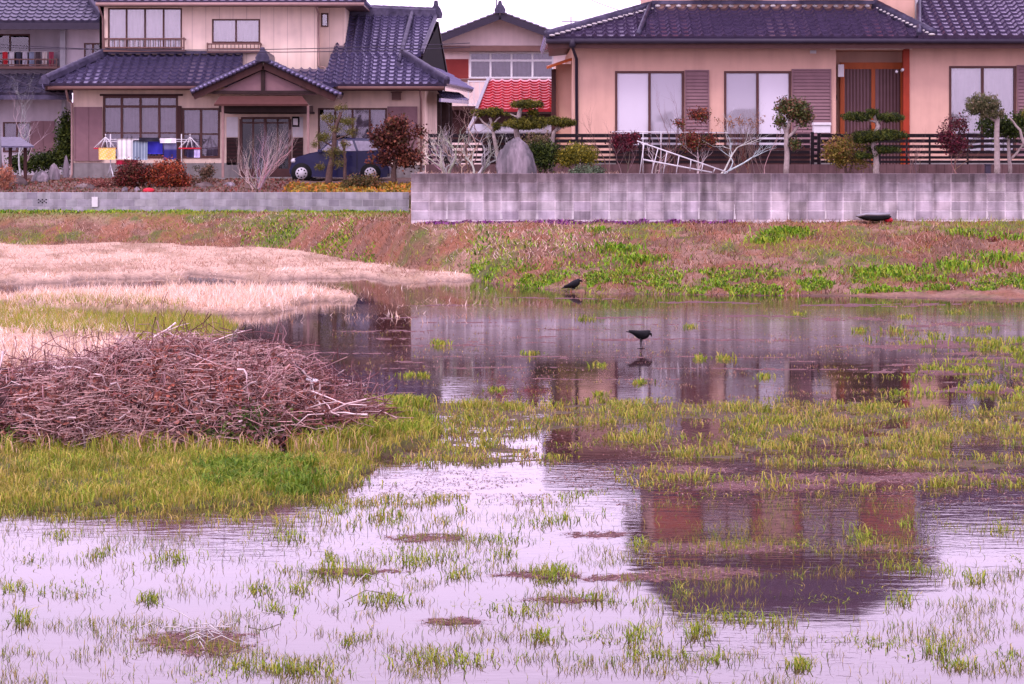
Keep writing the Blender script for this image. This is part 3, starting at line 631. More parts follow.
EU = 61.1; eu0, eu1 = X(637, EU), X(943, EU); uz = 8.12; B2 = D2+6.8; mid_ = (EU+B2)/2
r = MB(); A = Vector((eu0, EU, uz)); Bq = Vector((eu1, EU, uz)); Cq = Vector((eu1, B2, uz)); Dq = Vector((eu0, B2, uz)); hh = 1.75
R0 = Vector((eu0+1.3, mid_, uz+hh)); R1 = Vector((eu1-1.6, mid_, uz+hh))
tiles(r, A, Bq, R0, R1, .27, .28); tiles(r, Cq, Dq, R1, R0, .27, .28); tiles(r, Dq, A, R0, R0, .27, .28); tiles(r, Bq, Cq, R1, R1, .27, .28)
ur = r.build('upper_roof', M['tile_brown'], rh)
k = MB(); ridge(k, R0, R1, .13, .14)
for a_, b_ in ((A, R0), (Bq, R1), (Cq, R1), (Dq, R0)): ridge(k, a_, b_, .1, .06)
k.build('roof_ridge', M['ridge'], ur)
e = MB(); e.box(eu0+.05, eu1-.05, EU+.05, B2-.05, uz-.34, uz-.06); e.build('eave_board', M['wood'], rh)

# ------------------------------------------------------------------ slat fence on its kerb, gate post, letter box
DF = 57.8
fz0, fz1 = Z(163.5, DF), Z(134, DF)
def fence(name, px0, px1, label, posts):
    fe = empty(name, (X((px0+px1)/2, DF), DF, fz0), label, 'fence')
    s_ = MB()
    for yy, hh_ in ((135, 2.4), (140.4, 2.3), (146, 2.1), (151.6, 2.0), (157, 1.8), (161.4, 1.6)): s_.box(X(px0, DF), X(px1, DF), DF, DF+.025, Z(yy+hh_, DF), Z(yy-hh_*.5, DF))
    s_.build('slats', M['fence'], fe)
    for q_ in posts:
        p_ = MB(); p_.box(X(q_-.9, DF), X(q_+.9, DF), DF+.027, DF+.07, fz0-.05, fz1-.01); p_.build('post', M['fence'], fe)
fence('slat_fence', 428, 810, 'long dark brown slat fence in front of the beige house windows', [430, 466, 505, 543, 582, 640, 698, 747, 790])
fence('slat_fence', 821, 1130, 'dark brown slat fence right of the gate, below the orange front door', [838, 880, 907, 930, 968, 1010, 1060, 1110])
gp = empty('fence_gate', (X(815, DF), DF, fz0), 'solid dark gate section with thick posts below the letter box', 'gate')
for q_ in (812.4, 819): m = MB(); m.box(X(q_-1.6, DF), X(q_+1.6, DF), DF-.03, DF+.07, 2.0, fz1+.05); m.build('post', M['fence'], gp, .005)
m = MB()
for yy in (137, 143, 149, 155, 160): m.brk(); m.box(X(814.2, DF), X(817.2, DF), DF, DF+.03, Z(yy+2.4, DF), Z(yy-.8, DF))
m.build('slat', M['fence'], gp)
lb = empty('letter_box', (X(821.5, DF), DF, fz1+.02), 'white letter box standing on the fence by the louvred shutter', 'letter box')
m = MB(); m.box(X(813.5, DF), X(830, DF), DF-.1, DF+.2, Z(133, DF), Z(125.6, DF)); m.build('box', M['white'], lb, .012)
m = MB(); m.box(X(813, DF), X(830.5, DF), DF-.13, DF+.22, Z(125.4, DF), Z(122.6, DF)); m.build('lid', M['white'], lb, .01)
kb = MB(); kb.box(X(426, DF), X(1140, DF), DF-.04, DF+.12, 1.9, fz0-.02)
tag(kb.build('kerb_wall', M['kerb']), 'low concrete kerb wall carrying the dark slat fence', 'kerb')

# ------------------------------------------------------------------ block walls
def block_wall(name, px0, px1, D, z0, z1, rows_, bw, matl, label, thick=.15, white_marks=False, stack=False, jc=1.15):
    m_ = MB(); x0, x1 = X(px0, D), X(px1, D); bh = (z1-z0)/rows_; rg = random.Random(5); g_ = .012
    bl = MB()
    for r_ in range(rows_):
        xx = x0-(bw/2 if (r_ % 2 and not stack) else 0)
        while xx < x1:
            a_ = max(xx, x0)+g_; b_ = min(xx+bw, x1)-g_
            if b_-a_ > .03:
                v = rg.uniform(.74, 1.08); bl.cur = (v, v*rg.uniform(.95, 1.0), v*rg.uniform(.96, 1.04))
                if rg.random() < .08: bl.cur = tuple(q_*.8 for q_ in bl.cur)
                dd = rg.uniform(0, .004)
                bl.box(a_, b_, D-.008-dd, D+thick+.008, z0+bh*r_+g_, z0+bh*(r_+1)-g_)
            xx += bw
    bl.cur = (jc, jc*.98, jc*.99); bl.mi = 1
    bl.box(x0+.004, x1-.004, D-.001, D+thick, z0-.5, z1-.004)
    if white_marks:
        bl.mi = 2; xx = x0+bw*2; k_ = 0
        while xx < x1:
            for _ in range(3):
                hgt = rg.uniform(.12, .34); wd = rg.uniform(.008, .018); cx_ = xx+rg.uniform(-.02, .02)
                yo = D-.018-.002*_; bl.add([(cx_-wd, yo, z0+.02), (cx_+wd, yo, z0+.02), (cx_+wd*.4, yo, z0+hgt), (cx_-wd*.3, yo, z0+hgt*1.05)], [(0, 1, 2, 3)])
            xx += bw*rg.choice((2, 2, 3)); k_ += 1
    return tag(bl.build(name, [matl, matl, M['mortar_w']]), label, 'wall')
DWR = 53.33
block_wall('block_wall', 411, 1180, DWR, Z(220, DWR), Z(173.3, DWR), 5, .40, M['block'], 'tall stained concrete block wall in front of the beige house', white_marks=True, stack=True, jc=1.5)
DWL = 72.7
block_wall('block_wall', -190, 409, DWL, Z(212, DWL)-.05, Z(192.2, DWL), 3, .345, M['block2'], 'low grey block wall with three courses, in front of the laundry and the car')
rt = MB(); rt.box(X(411, DWR)+.003, X(411, DWR)+.15, DWR+.16, DWL+1, .4, Z(173.3, DWR)-.03); tag(rt.build('side_wall', M['concrete']), 'concrete retaining wall running back from the end of the tall block wall', 'wall')
# vent slot pattern and white plate on the low wall
pl = MB(); pl.box(X(92, DWL), X(98, DWL), DWL-.05, DWL-.014, Z(207, DWL), Z(197, DWL)); tag(pl.build('wall_plate', M['white'], None, .006), 'small pale plate fixed to the low grey block wall', 'plate')
pl = MB()
for i in range(5):
    for j in range(3):
        if (i+j) % 2 == 0: pl.box(X(38+i*1.9, DWL), X(39.4+i*1.9, DWL), DWL-.018, DWL-.0135, Z(200.2+j*1.5, DWL), Z(199+j*1.5, DWL))
tag(pl.build('vent_block', M['dark']), 'dark openings of a pierced vent block in the low wall', 'vent')

# ================================================================== LEFT HOUSE
DL = 79.5; GL = 1.66
lh = empty('cream_house', (X(230, DL), DL, GL), 'cream two storey house with blue grey tiled roofs and a gabled entrance porch', 'house')
wl = hr(103, 96, 178, 158, DL); wl2 = hr(182, 108, 220, 158, DL); wr_ = hr(318, 108, 387, 160, DL); den = hr(241, 117, 290, 181, DL)
m = MB(); zt = Z(84, DL)
wall_sheet(m, X(73, DL), X(425, DL), GL-.4, zt, DL, [wl, wl2, wr_, den])
m.add([(X(73, DL), DL, GL-.4), (X(73, DL), DL+8, GL-.4), (X(73, DL), DL+8, zt), (X(73, DL), DL, zt)], [(0, 1, 2, 3)])
m.add([(X(425, DL), DL, GL-.4), (X(440, DL+6), DL+6, GL-.4), (X(440, DL+6), DL+6, zt), (X(425, DL), DL, zt)], [(0, 1, 2, 3)])
m.add([(X(73, DL), DL+8, GL-.4), (X(440, DL+6), DL+8, GL-.4), (X(440, DL+6), DL+8, zt), (X(73, DL), DL+8, zt)], [(0, 1, 2, 3)])
m.build('wall', M['cream_plain'], lh)
f = MB(); f.box(X(72.7, DL), X(240, DL), DL-.03, DL-.003, GL-.4, Z(163, DL)); f.box(X(291, DL), X(425, DL), DL-.03, DL-.003, GL-.4, Z(165, DL)); f.build('foundation', M['concrete'], lh)
window(lh, wl, DL, 4, curtain='curtain2', glass='glass_m', transom=Z(106.5, DL), seed=31, fw=.07, wave=.045, rail=Z(133, DL)); window(lh, wl2, DL, 2, curtain='curtain2', glass='glass_m', seed=32, fw=.07, rail=Z(134, DL))
window(lh, wr_, DL, 4, curtain='curtain2', glass='glass_m', curt=(.42, .98), seed=33, fw=.06)
# plain shutter boxes
def shutter_box(h, D, boards, parent):
    x0, x1, z0, z1 = h; s_ = MB(); s_.box(x0, x1, D-.09, D-.003, z0, z1); n_ = boards
    for i in range(n_+1):
        xx = x0+(x1-x0)*i/n_; s_.box(xx-.018, xx+.018, D-.11, D-.091, z0, z1)
    for i in range(10):
        zz = z0+(z1-z0)*i/10; s_.box(x0, x1, D-.094, D-.0905, zz, zz+.015)
    s_.build('shutter_box', M['shutter'], parent)
shutter_box(hr(75, 107, 102, 161, DL), DL, 2, lh); shutter_box(hr(388, 106.5, 417, 158, DL), DL, 2, lh)
m = MB(); m.box(X(177.5, DL), X(181.8, DL), DL-.08, DL-.002, GL-.1, Z(106, DL)); m.box(X(100, DL), X(183, DL), DL-.05, DL-.004, Z(96, DL), Z(94, DL)); m.build('wood_pillar', M['wood'], lh)
m = MB(); m.box(X(392, DL), X(401, DL), DL-.2, DL-.003, Z(100, DL), Z(92.5, DL)); m.box(X(391, DL), X(402, DL), DL-.23, DL-.003, Z(93, DL), Z(91.8, DL)); m.build('vent_hood', M['gutter_br'], lh)
# cream panels and lattice beside the door, door
for a_, b_ in ((226.5, 238), (292.5, 303)):
    m = MB(); m.pbox(a_, 117, b_, 137, DL-.03, .026); m.build('door_side_panel', M['white'], lh)
    m = MB(); m.pbox(a_, 137.6, b_, 165, DL-.03, .02)
    m.mi = 1
    for i in range(7): m.pbox(a_, 138.5+i*3.6, b_, 140.3+i*3.6, DL-.05, .019)
    m.build('lattice_panel', [M['wood_dark'], M['wood']], lh)
dz0 = GL-.02; dm = MB(); x0, x1, _, z1 = den; fw = .07
dm.box(x0, x1, DL-.05, DL+.06, z1-fw, z1)
dm.box(x0, x1, DL-.045, DL+.05, Z(123, DL)-.02, Z(123, DL)+.03)
for i in range(5):
    xx = x0+(x1-x0)*i/4; dm.box(xx-fw/2*(1.4 if i in (0, 2, 4) else .8), xx+fw/2*(1.4 if i in (0, 2, 4) else .8), DL-.047, DL+.05, dz0, z1-fw)
dm.box(x0, x1, DL-.043, DL+.05, dz0, dz0+.35)
fd = dm.build('front_door', M['frame'], lh); m = MB(); m.box(x0, x1, DL+.0, DL+.008, dz0, z1); m.build('pane', M['glass_d'], fd); m = MB(); m.box(x0-.1, x1+.1, DL+.4, DL+.5, dz0, z1+.1); m.build('room', M['wood_dark'], fd)
for i in range(1, 18): pass
m = MB(); m.box(X(292, 78.9), X(299, 78.9), 78.9, 79.1, Z(127, 78.9), Z(116.5, 78.9)); m.mi = 1; m.box(X(293.2, 78.9), X(297.8, 78.9), 78.88, 78.899, Z(125, 78.9), Z(118.5, 78.9)); m.build('wall_lamp', [M['dark'], M['white']], lh)
# left lower roof
E = 78.35; ez = Z(84, E); DU = 80.3; zu = Z(54.5, DU)
r = MB(); tiles(r, RP(43, E, ez), RP(243, E, ez), RP(107, DU, zu), RP(243, DU, zu), .28, .27, .08); tiles(r, RP(243, E, ez), RP(336, E, ez), RP(243, 79.3, Z(69, 79.3)), RP(336, 79.3, Z(69, 79.3)), .28, .27, .08)
tiles(r, RP(45, 90, ez), RP(43, E, ez), RP(100, 86, zu), RP(107, DU, zu), .28, .27, .08)
lr = r.build('roof', M['tile'], lh)
k = MB(); ridge(k, RP(43, E-.1, ez+.06), RP(108, DU, zu+.05), .12, .1)
k.oni(RP(44.5, E-.15, ez+.1), .16, .3); k.brk(); k.box(X(107, DU), X(242, DU), DU-.15, DU-.02, zu+.02, zu+.12); k.build('roof_ridge', M['ridge'], lr)
e = MB(); e.add([RP(45, E+.05, ez-.1), RP(445, E+.05, ez-.1), RP(425, DL, ez), RP(73, DL, ez)], [(0, 1, 2, 3)]); e.box(X(45, E), X(200, E), E+.03, E+.07, ez-.2, ez-.04); e.box(X(336, E), X(445, E), E+.03, E+.07, ez-.22, ez-.04)
e.build('eave_board', M['wood'], lh)
gt = MB(); gt.tube([RP(48, E-.05, ez-.13), RP(198, E-.05, ez-.13)], .06, 8); gt.brk(); gt.tube([RP(338, E-.05, ez-.13), RP(444, E-.05, ez-.13)], .06, 8); gt.build('gutter', M['gutter_br'], lh)
gt = MB(); gt.tube([RP(66, E-.05, ez-.15), RP(68, DL-.1, ez-.5), RP(72, DL-.08, ez-.6), RP(72, DL-.08, GL+.15), RP(70, DL-.3, GL+.02)], .04, 8)
gt.brk(); gt.tube([RP(420, E-.02, ez-.15), RP(421, DL-.08, ez-.5), RP(421, DL-.08, GL)], .04, 8); gt.build('downpipe', M['pipe_pink'], lh)
# right wing roof: gabled top over a hipped skirt
A0, A1 = RP(322, E, ez-.02), RP(447, E, ez-.02); DM = 80.2; zm = Z(55, DM); B0, B1 = RP(331.5, DM, zm), RP(403, DM, zm); DRg = 83.3; zrg = Z(15, DRg); C0, C1 = RP(345, DRg, zrg), RP(436, DRg, Z(19, DRg))
r = MB(); tiles(r, A0, A1, B0, B1, .28, .27, .08); tiles(r, B0, RP(421, DM, zm), C0, RP(436, DRg, zrg), .28, .27, .08)
S1 = RP(473, 87, ez-.0); V2 = RP(447, 87, Z(76, 87)); tiles(r, A1, S1, B1, V2, .28, .27, .08)
Bk0, Bk1 = RP(340, 88.5, zm-.5), RP(446, 88.0, zm-.6); tiles(r, Bk1, Bk0, C1, C0, .28, .27, .08)
wr2 = r.build('roof', M['tile'], lh)
k = MB(); ridge(k, C0+Vector((-.2, 0, .05)), C1+Vector((0, 0, .05)), .14, .22); k.oni(C1+Vector((.0, 0, .12)), .2, .62); ridge(k, B1, A1+Vector((0, -.05, .06)), .12, .1)
ridge(k, RP(399, 79.7, Z(63, 79.7)), RP(412, 83.1, zrg+.02), .08, .05); k.oni(RP(398, 79.45, Z(68.5, 79.5)), .15, .32); ridge(k, RP(421.5, DM, zm+.05), RP(436.5, DRg, zrg), .07, .04)
ridge(k, V2, B1, .08, .06)
k.build('roof_ridge', M['ridge'], wr2)
k = MB(); k.add([P(421.5, 67, 80.6), P(446, 75.5, 86.4), P(437.5, 26, 83.4), P(423, 56, 80.5)], [(0, 1, 2, 3)]); k.build('gable_wall', M['dark'], lh)  # shade under the roof overhang is put into the near-black colour
k = MB(); k.bar(P(446.5, 73, 86.6), P(437.5, 23, 83.5), .08, .12); k.build('barge_board', M['wood_dark'], lh)
# side pent roof and posts at the right end
k = MB(); tiles(k, P(440, 99, 79.5), P(468, 101, 86), P(437, 91, 81), P(455, 92, 86), .28, .3, .04); k.bar(P(440, 100, 79.5), P(468, 102.3, 86), .06, .12); k.build('side_roof', M['tile'], lh)
k = MB(); k.box(X(437, 80.8), X(441, 80.8), 80.8, 81, GL, Z(94, 80.8)); k.box(X(446, 82), X(449, 82), 82, 82.2, GL, Z(98, 82)); k.box(X(441, 83), X(452, 83), 83, 83.1, GL, Z(98, 83)); k.build('side_post', M['wood_dark'], lh)
# upper storey
uz0, uz1 = 5.15, Z(-22, DU)
uw = [hr(108, 8, 182, 50, DU), hr(212, 19, 260, 43, DU)]
m = MB(); wall_sheet(m, X(104, DU), X(317, DU), uz0, uz1, DU, uw)
m.add([(X(317, DU), DU, uz0), (X(317, DU), DU+.6, uz0), (X(317, DU), DU+.6, uz1), (X(317, DU), DU, uz1)], [(0, 1, 2, 3)])
m.add([(X(104, DU), DU, uz0), (X(104, DU), DU+7, uz0), (X(104, DU), DU+7, uz1), (X(104, DU), DU, uz1)], [(0, 1, 2, 3)])
sw = hr(321, 13, 328.5, 27, DU+.6); wall_sheet(m, X(317, DU), X(345, DU+.6), uz0, uz1, DU+.6, [sw])
m.add([(X(345, DU+.6), DU+.6, uz0), (X(345, DU+.6), DU+7, uz0), (X(345, DU+.6), DU+7, uz1), (X(345, DU+.6), DU+.6, uz1)], [(0, 1, 2, 3)])
m.build('upper_wall', M['cream'], lh)
window(lh, uw[0], DU, 4, seed=41, fw=.05, wave=.045); window(lh, uw[1], DU, 2, seed=42, fw=.05, wave=.045); window(lh, sw, DU+.6, 1, curtain=None, fw=.05)
def rail(px0, px1, pt, pb, D, step, name, parent, m_='gutter_br', dep=.35):
    s_ = MB(); x0, x1 = X(px0, D), X(px1, D); zt_, zb_ = Z(pt, D), Z(pb, D); Y = D-dep
    s_.box(x0, x1, Y, Y+.05, zt_-.05, zt_); s_.box(x0, x1, Y, D-.003, zb_-.07, zb_); s_.box(x0, x1, Y+.004, Y+.046, zb_+.05, zb_+.09)
    xx = x0+.02
    while xx < x1: s_.box(xx, xx+.025, Y+.012, Y+.037, zb_+.09, zt_-.05); xx += step
    for xe in (x0, x1-.05): s_.box(xe, xe+.05, Y+.051, D-.003, zt_-.05, zt_-.003); s_.box(xe+.003, xe+.047, Y-.004, Y+.054, zb_, zt_+.02)
    s_.build(name, M[m_], parent)
rail(105, 186, 38.5, 50, DU, .17, 'balcony_rail', lh); rail(207.5, 262, 43.5, 51, DU, .13, 'flower_rail', lh, dep=.25)
EU = 79.4; m = MB(); e0, e1 = X(96, EU), X(352, EU); ue = Z(1.5, EU)
tiles(m, (e0, EU, ue), (e1+.4, EU, ue), (e0+3.2, 84.4, ue+2.7), (e1-3.0, 84.4, ue+2.7), .28, .28, .05); tiles(m, (e1+.4, EU, ue), (e1+.4, 89.4, ue), (e1-3, 84.4, ue+2.7), (e1-3, 84.4, ue+2.7), .28, .28, .05)
tiles(m, (e0, 89.4, ue), (e0, EU, ue), (e0+3.2, 84.4, ue+2.7), (e0+3.2, 84.4, ue+2.7), .28, .28, .05); tiles(m, (e1+.4, 89.4, ue), (e0, 89.4, ue), (e1-3, 84.4, ue+2.7), (e0+3.2, 84.4, ue+2.7), .28, .28, .05)
ur = m.build('upper_roof', M['tile'], lh)
k = MB(); ridge(k, (e0+3.2, 84.4, ue+2.7), (e1-3., 84.4, ue+2.7), .15, .2); ridge(k, (e1+.4, EU, ue+.03), (e1-3, 84.4, ue+2.7), .11, .07); ridge(k, (e0, EU, ue+.03), (e0+3.2, 84.4, ue+2.7), .11, .07); k.build('roof_ridge', M['ridge'], ur)
e = MB(); e.box(e0+.04, e1+.36, EU+.05, 89.3, ue-.12, ue-.06); e.build('eave_board', M['gutter_br'], lh); e = MB(); e.tube([(e0, EU-.04, ue-.09), (e1+.4, EU-.04, ue-.09)], .06, 8)
e.tube([RP(315, EU, ue-.1), RP(318.5, DU-.06, ue-.35), RP(318.5, DU-.06, Z(66, DU)), RP(325, DU-.4, Z(68, DU)), RP(326, DU-.8, Z(74, DU)), RP(324, DU-1, Z(84, DU))], .035, 8)
e.brk(); e.tube([RP(98, EU, ue-.1), RP(101, EU+.3, ue-.35), RP(103, DU-.06, ue-.5), RP(103, DU-.06, Z(52, DU))], .035, 8); e.build('gutter', M['pipe_pink'], lh)
# entrance porch: gabled roof on two posts
PF = 77.2; pa = P(263, 60, PF); pla = P(191, 93, PF); pra = P(338, 95, PF); bk_ = Vector((0, 2.6, 0))
m = MB(); tiles(m, pla+bk_, pla, pa+bk_, pa, .28, .27, .08); tiles(m, pra, pra+bk_, pa, pa+bk_, .28, .27, .08); pr = m.build('porch_roof', M['tile'], lh)
k = MB(); ridge(k, pa+Vector((0, -.1, .06)), pa+bk_, .13, .16); k.oni(pa+Vector((0, -.14, .05)), .2, .45); ridge(k, pla+Vector((0, .02, .02)), pa+Vector((0, .02, 0)), .09, .03, .27); ridge(k, pra+Vector((0, .02, .02)), pa+Vector((0, .02, 0)), .09, .03, .27); k.build('roof_ridge', M['ridge'], pr)
k = MB()
for s_ in (pla, pra):
    d_ = (s_-pa); k.bar(pa+Vector((0, .06, -.17)), pa+d_*.97+Vector((0, .06, -.14)), .07, .22, up=(0, 0, 1))
k.build('barge_board', M['wood'], lh)
k = MB()
for s_ in (pla, pra):
    for i in range(1, 18):
        c_ = pa.lerp(s_, i/17.5)+Vector((0, 0, .03)); k.tube([c_+Vector((0, -.1, 0)), c_+Vector((0, .35, 0))], .075, 8)
k.build('verge_tiles', M['tile'], lh)
k = MB(); k.add([P(212, 94, PF+.3), P(318, 95, PF+.3), P(263, 70, PF+.3)], [(0, 1, 2)]); k.build('pediment', M['shutter'], lh)  # darker mauve paints in the shade under the porch gable
k = MB(); k.bar(P(263, 69, PF+.25), P(263, 92, PF+.25), .12, .12); k.box(X(205, PF), X(325, PF), PF+.15, PF+.32, Z(93.5, PF), Z(90.5, PF)); k.build('pediment_strut', M['wood_dark'], lh)
k = MB(); k.slab([P(214, 104, PF-.35), P(308, 104, PF-.35), P(302, 96, PF+.12), P(220, 96, PF+.12)], (0, .02, -.06)); k.build('pent_roof', M['frame'], lh)
k = MB(); k.box(X(218, PF), X(312, PF), PF+.22, PF+.42, Z(112, PF), Z(105.5, PF)); k.box(X(222, PF), X(309, PF), PF+.6, DL-.05, Z(113, PF), Z(111, PF)); k.build('porch_beam', M['wood_dark'], lh)
for q_, m_ in ((222, 'pipe_pink'), (307.5, 'pipe_pink')): k = MB(); k.box(X(q_-1.2, PF), X(q_+1.2, PF), PF+.2, PF+.3, GL-.1, Z(105, PF)); k.build('porch_post', M[m_], lh)
k = MB(); k.box(X(216, PF), X(315, PF), PF, DL-.05, GL-.2, GL+.06); k.build('door_step', M['concrete'], lh)

# ================================================================== LEFTMOST HOUSE
DN = 88.; nh = empty('grey_house', (X(30, DN), DN, 1.7), 'pale grey house with a roofed balcony and laundry, at the left edge', 'house')
m = MB(); nx1 = X(103, DN); wn = [hr(84, 43, 102, 61, DN)]; 
wall_sheet(m, X(61, DN), nx1, Z(80, DN), Z(20, DN), DN, wn)
m.add([(nx1, DN, 1.6), (nx1, DN+8, 1.6), (nx1, DN+8, Z(20, DN)), (nx1, DN, Z(20, DN))], [(0, 1, 2, 3)])
wn2 = [hr(3, 122, 31, 152, DN)]
wall_sheet(m, X(-200, DN), X(72, DN), 1.5, Z(80, DN), DN, wn2); wall_sheet(m, X(-200, DN+1.3), X(61, DN+1.3), Z(80, DN), Z(20, DN), DN+1.3, [hr(-30, 34, 30, 67, DN+1.3)])
m.add([(X(61, DN), DN, Z(80, DN)), (X(61, DN), DN+1.3, Z(80, DN)), (X(61, DN), DN+1.3, Z(20, DN)), (X(61, DN), DN, Z(20, DN))], [(0, 1, 2, 3)])
m.build('wall', M['lilac'], nh)
window(nh, wn[0], DN, 2, seed=51, glass='glass_m', curtain='curtain2', curt=(0, .5)); window(nh, wn2[0], DN, 2, seed=52, glass='glass_m', curtain='curtain2'); window(nh, hr(-30, 34, 30, 67, DN+1.3), DN+1.3, 3, seed=53, glass='glass_m', curtain='curtain2', curt=(0, .4))
shutter_box(hr(31.6, 121, 54.5, 152, DN), DN, 2, nh)
k = MB(); k.box(X(-200, DN), X(60, DN), DN-.05, DN+1.2, Z(68.5, DN), Z(66, DN)); k.build('balcony_floor', M['gutter_br'], nh)
rail(-200, 59, 59, 67, DN+.25, .3, 'balcony_rail', nh)
k = MB(); k.box(X(60.5, DN), X(66, DN), DN-.12, DN-.004, Z(68, DN), Z(26, DN)); k.box(X(57, DN), X(69, DN), DN-.2, DN-.121, Z(29, DN), Z(26, DN)); k.build('corner_pillar', M['frame_grey'], nh)
k = MB(); k.box(X(62, DN), X(66, DN), DN-.06, DN-.003, 1.6, Z(96, DN)); k.build('downpipe', M['frame_grey'], nh)
E = 86.6; ez = Z(21, E); m = MB(); tiles(m, RP(-260, E, ez), RP(104, E, ez), RP(-200, 92.2, ez+3.2), RP(52, 92.2, ez+3.2), .29, .28, .05); tiles(m, RP(104, E, ez), RP(107, 98, ez), RP(52, 92.2, ez+3.2), RP(52.1, 92.3, ez+3.2), .29, .28, .05)
r1 = m.build('roof', M['tile_old'], nh); k = MB(); ridge(k, RP(104, E-.05, ez+.05), RP(52, 92.2, ez+3.2), .12, .1); k.build('roof_ridge', M['ridge'], r1)
k = MB(); k.box(X(-260, E), X(105, E), E-.02, E+.1, ez-.3, ez-.06); k.add([RP(-260, E, ez-.2), RP(104, E, ez-.2), RP(104, DN+.1, ez-.1), RP(-260, DN+1.3, ez-.1)], [(0, 1, 2, 3)]); k.build('eave_board', M['gutter'], nh)
m = MB(); e2 = Z(93.5, E); tiles(m, RP(-260, E, e2), RP(72, E, e2), RP(-260, DN, Z(74, DN)), RP(60, DN, Z(74, DN)), .29, .25, .05); r1 = m.build('lower_roof', M['tile_old'], nh)
k = MB(); ridge(k, RP(72, E, e2+.05), RP(60, DN, Z(74, DN)+.04), .1, .08); k.box(X(-260, E), X(72, E), E, E+.08, e2-.22, e2-.06); k.build('roof_ridge', M['ridge'], r1)
# clothes on the balcony
rgl = random.Random(3); gcol = [(.5, .03, .04), (.6, .6, .62), (.05, .05, .08), (.5, .5, .55), (.25, .3, .4), (.08, .06, .07), (.6, .55, .5), (.35, .06, .1)]
gdesc = ['red shirt at the left end of the balcony laundry', 'white shirt next to the red one on the balcony', 'black trousers between pale clothes on the balcony', 'pale grey towel on the balcony line',
         'blue grey shirt on the balcony line', 'dark brown shirt on the balcony line', 'cream towel on the balcony line', 'wine red shirt nearest the balcony corner']
bp_ = MB(); bp_.tube([P(-60, 51.5, 88.35), P(60, 51.5, 88.35)], .015, 6); tag(bp_.build('laundry_pole', M['steel']), 'thin pole carrying clothes under the grey balcony roof', 'pole')
def garment(px, py0, pw, ph, D, col, label, name='hung_shirt', cat='clothes', shirt=False, group=None, pattern=None):
    mb_ = MB(); x0, x1 = X(px-pw/2, D), X(px+pw/2, D); z1_, z0_ = Z(py0, D), Z(py0+ph, D); nx, nz = 10, 8; ph_ = px
    wd = x1-x0; rgx = random.Random(int(px*7)); vs_ = []
    for t_ in (0, .02):
        for j in range(nz+1):
            for i in range(nx+1):
                u = i/nx; v = j/nz; sx = 1.
                if shirt: sx = 1-.25*sstep(.35, .5, v) if True else 1
                x_ = (x0+x1)/2+(u-.5)*wd*float(sx); y_ = D+t_+.035*math.sin(u*9+ph_+v*1.2)*(.3+.7*v)
                vs_.append((x_, y_, z1_-(z1_-z0_)*v))
    W_ = nx+1; K = W_*(nz+1); fs = []; cs = []
    for j in range(nz):
        for i in range(nx):
            a_ = j*W_+i; fs += [(a_, a_+1, a_+W_+1, a_+W_), (a_+K, a_+K+W_, a_+K+W_+1, a_+K+1)]
    bd = [i for i in range(W_)]+[j*W_+nx for j in range(1, nz+1)]+[nz*W_+i for i in range(nx-1, -1, -1)]+[j*W_ for j in range(nz-1, 0, -1)]
    for i in range(len(bd)): a_, b_ = bd[i], bd[(i+1) % len(bd)]; fs.append((a_, b_, b_+K, a_+K))
    b0 = len(mb_.v); mb_.cur = col; mb_.add(vs_, fs, True)
    if pattern:
        for k_ in range(2):
            for j in range(nz+1):
                for i in range(W_): mb_.c[b0+k_*K+j*W_+i] = pattern(i, j)
    o_ = mb_.build(name, M['cloth']); return tag(o_, label, cat, group)
for i, (c_, l_) in enumerate(zip(gcol, gdesc)): garment(5+i*6.6, 51.6, 5, 13+(i % 3)*2, 88.35, c_, l_, group='clothes on the grey balcony')

# ================================================================== MIDDLE HOUSE BEHIND, RED ROOF
DM_ = 98.; mh = empty('gabled_house', (X(495, DM_), DM_, 1.8), 'pale gabled house behind with a white framed window band and red wall panel', 'house')
m = MB(); wb = hr(469.5, 52, 553.5, 78.5, DM_)
x0, x1 = X(444, DM_), X(590, DM_); wall_sheet(m, x0, x1, 1.7, Z(45, DM_), DM_, [wb])
m.add([P(440, 45, DM_), P(572, 45, DM_), P(549, 33, DM_), P(500, 16, DM_), P(440, 38, DM_)], [(0, 1, 2, 3, 4)])
m.add([(x0, DM_, 1.7), (x0, DM_+8, 1.7), (x0, DM_+8, Z(38, DM_)), (x0, DM_, Z(38, DM_))], [(0, 1, 2, 3)]); m.build('wall', M['pinkwall'], mh)
wf = window(mh, wb, DM_, 4, frame='white', seed=61, transom=Z(60.5, DM_), fw=.07, curtain='curtain2', glass='glass_m')
k = MB(); k.pbox(444.5, 59, 468.5, 78.5, DM_-.02, .018); k.build('wall_panel', M['redwall'], mh)
k = MB(); k.pbox(440, 45.5, 580, 51, DM_-.5, .48); k.build('eave_board', M['gutter_br'], mh)
k = MB(); k.pbox(440, 106, 580, 110, DM_-.6, .58); k.pbox(440, 110, 580, 140, DM_-.01, .008); k.build('balcony_floor', M['wood'], mh)
rail(468, 580, 81, 106, DM_, .22, 'balcony_rail', mh, 'white', .55)
k = MB(); k.pbox(438, 79, 580, 81.4, DM_-.04, .038); k.build('window_sill', M['gutter_br'], mh)
ap = P(500, 12, DM_-1); l_ = P(434, 37.5, DM_-1); r_ = P(578, 41, DM_-1); bk_ = Vector((0, 9, 0))
m = MB(); tiles(m, l_+bk_, l_, ap+bk_, ap, .3, .28, .05); tiles(m, r_, r_+bk_, ap, ap+bk_, .3, .28, .05); r1 = m.build('roof', M['tile_old'], mh)
k = MB(); ridge(k, ap+Vector((0, -.05, .04)), ap+bk_, .12, .12); k.oni(ap+Vector((0, -.1, .05)), .2, .5); k.build('roof_ridge', M['ridge'], r1)
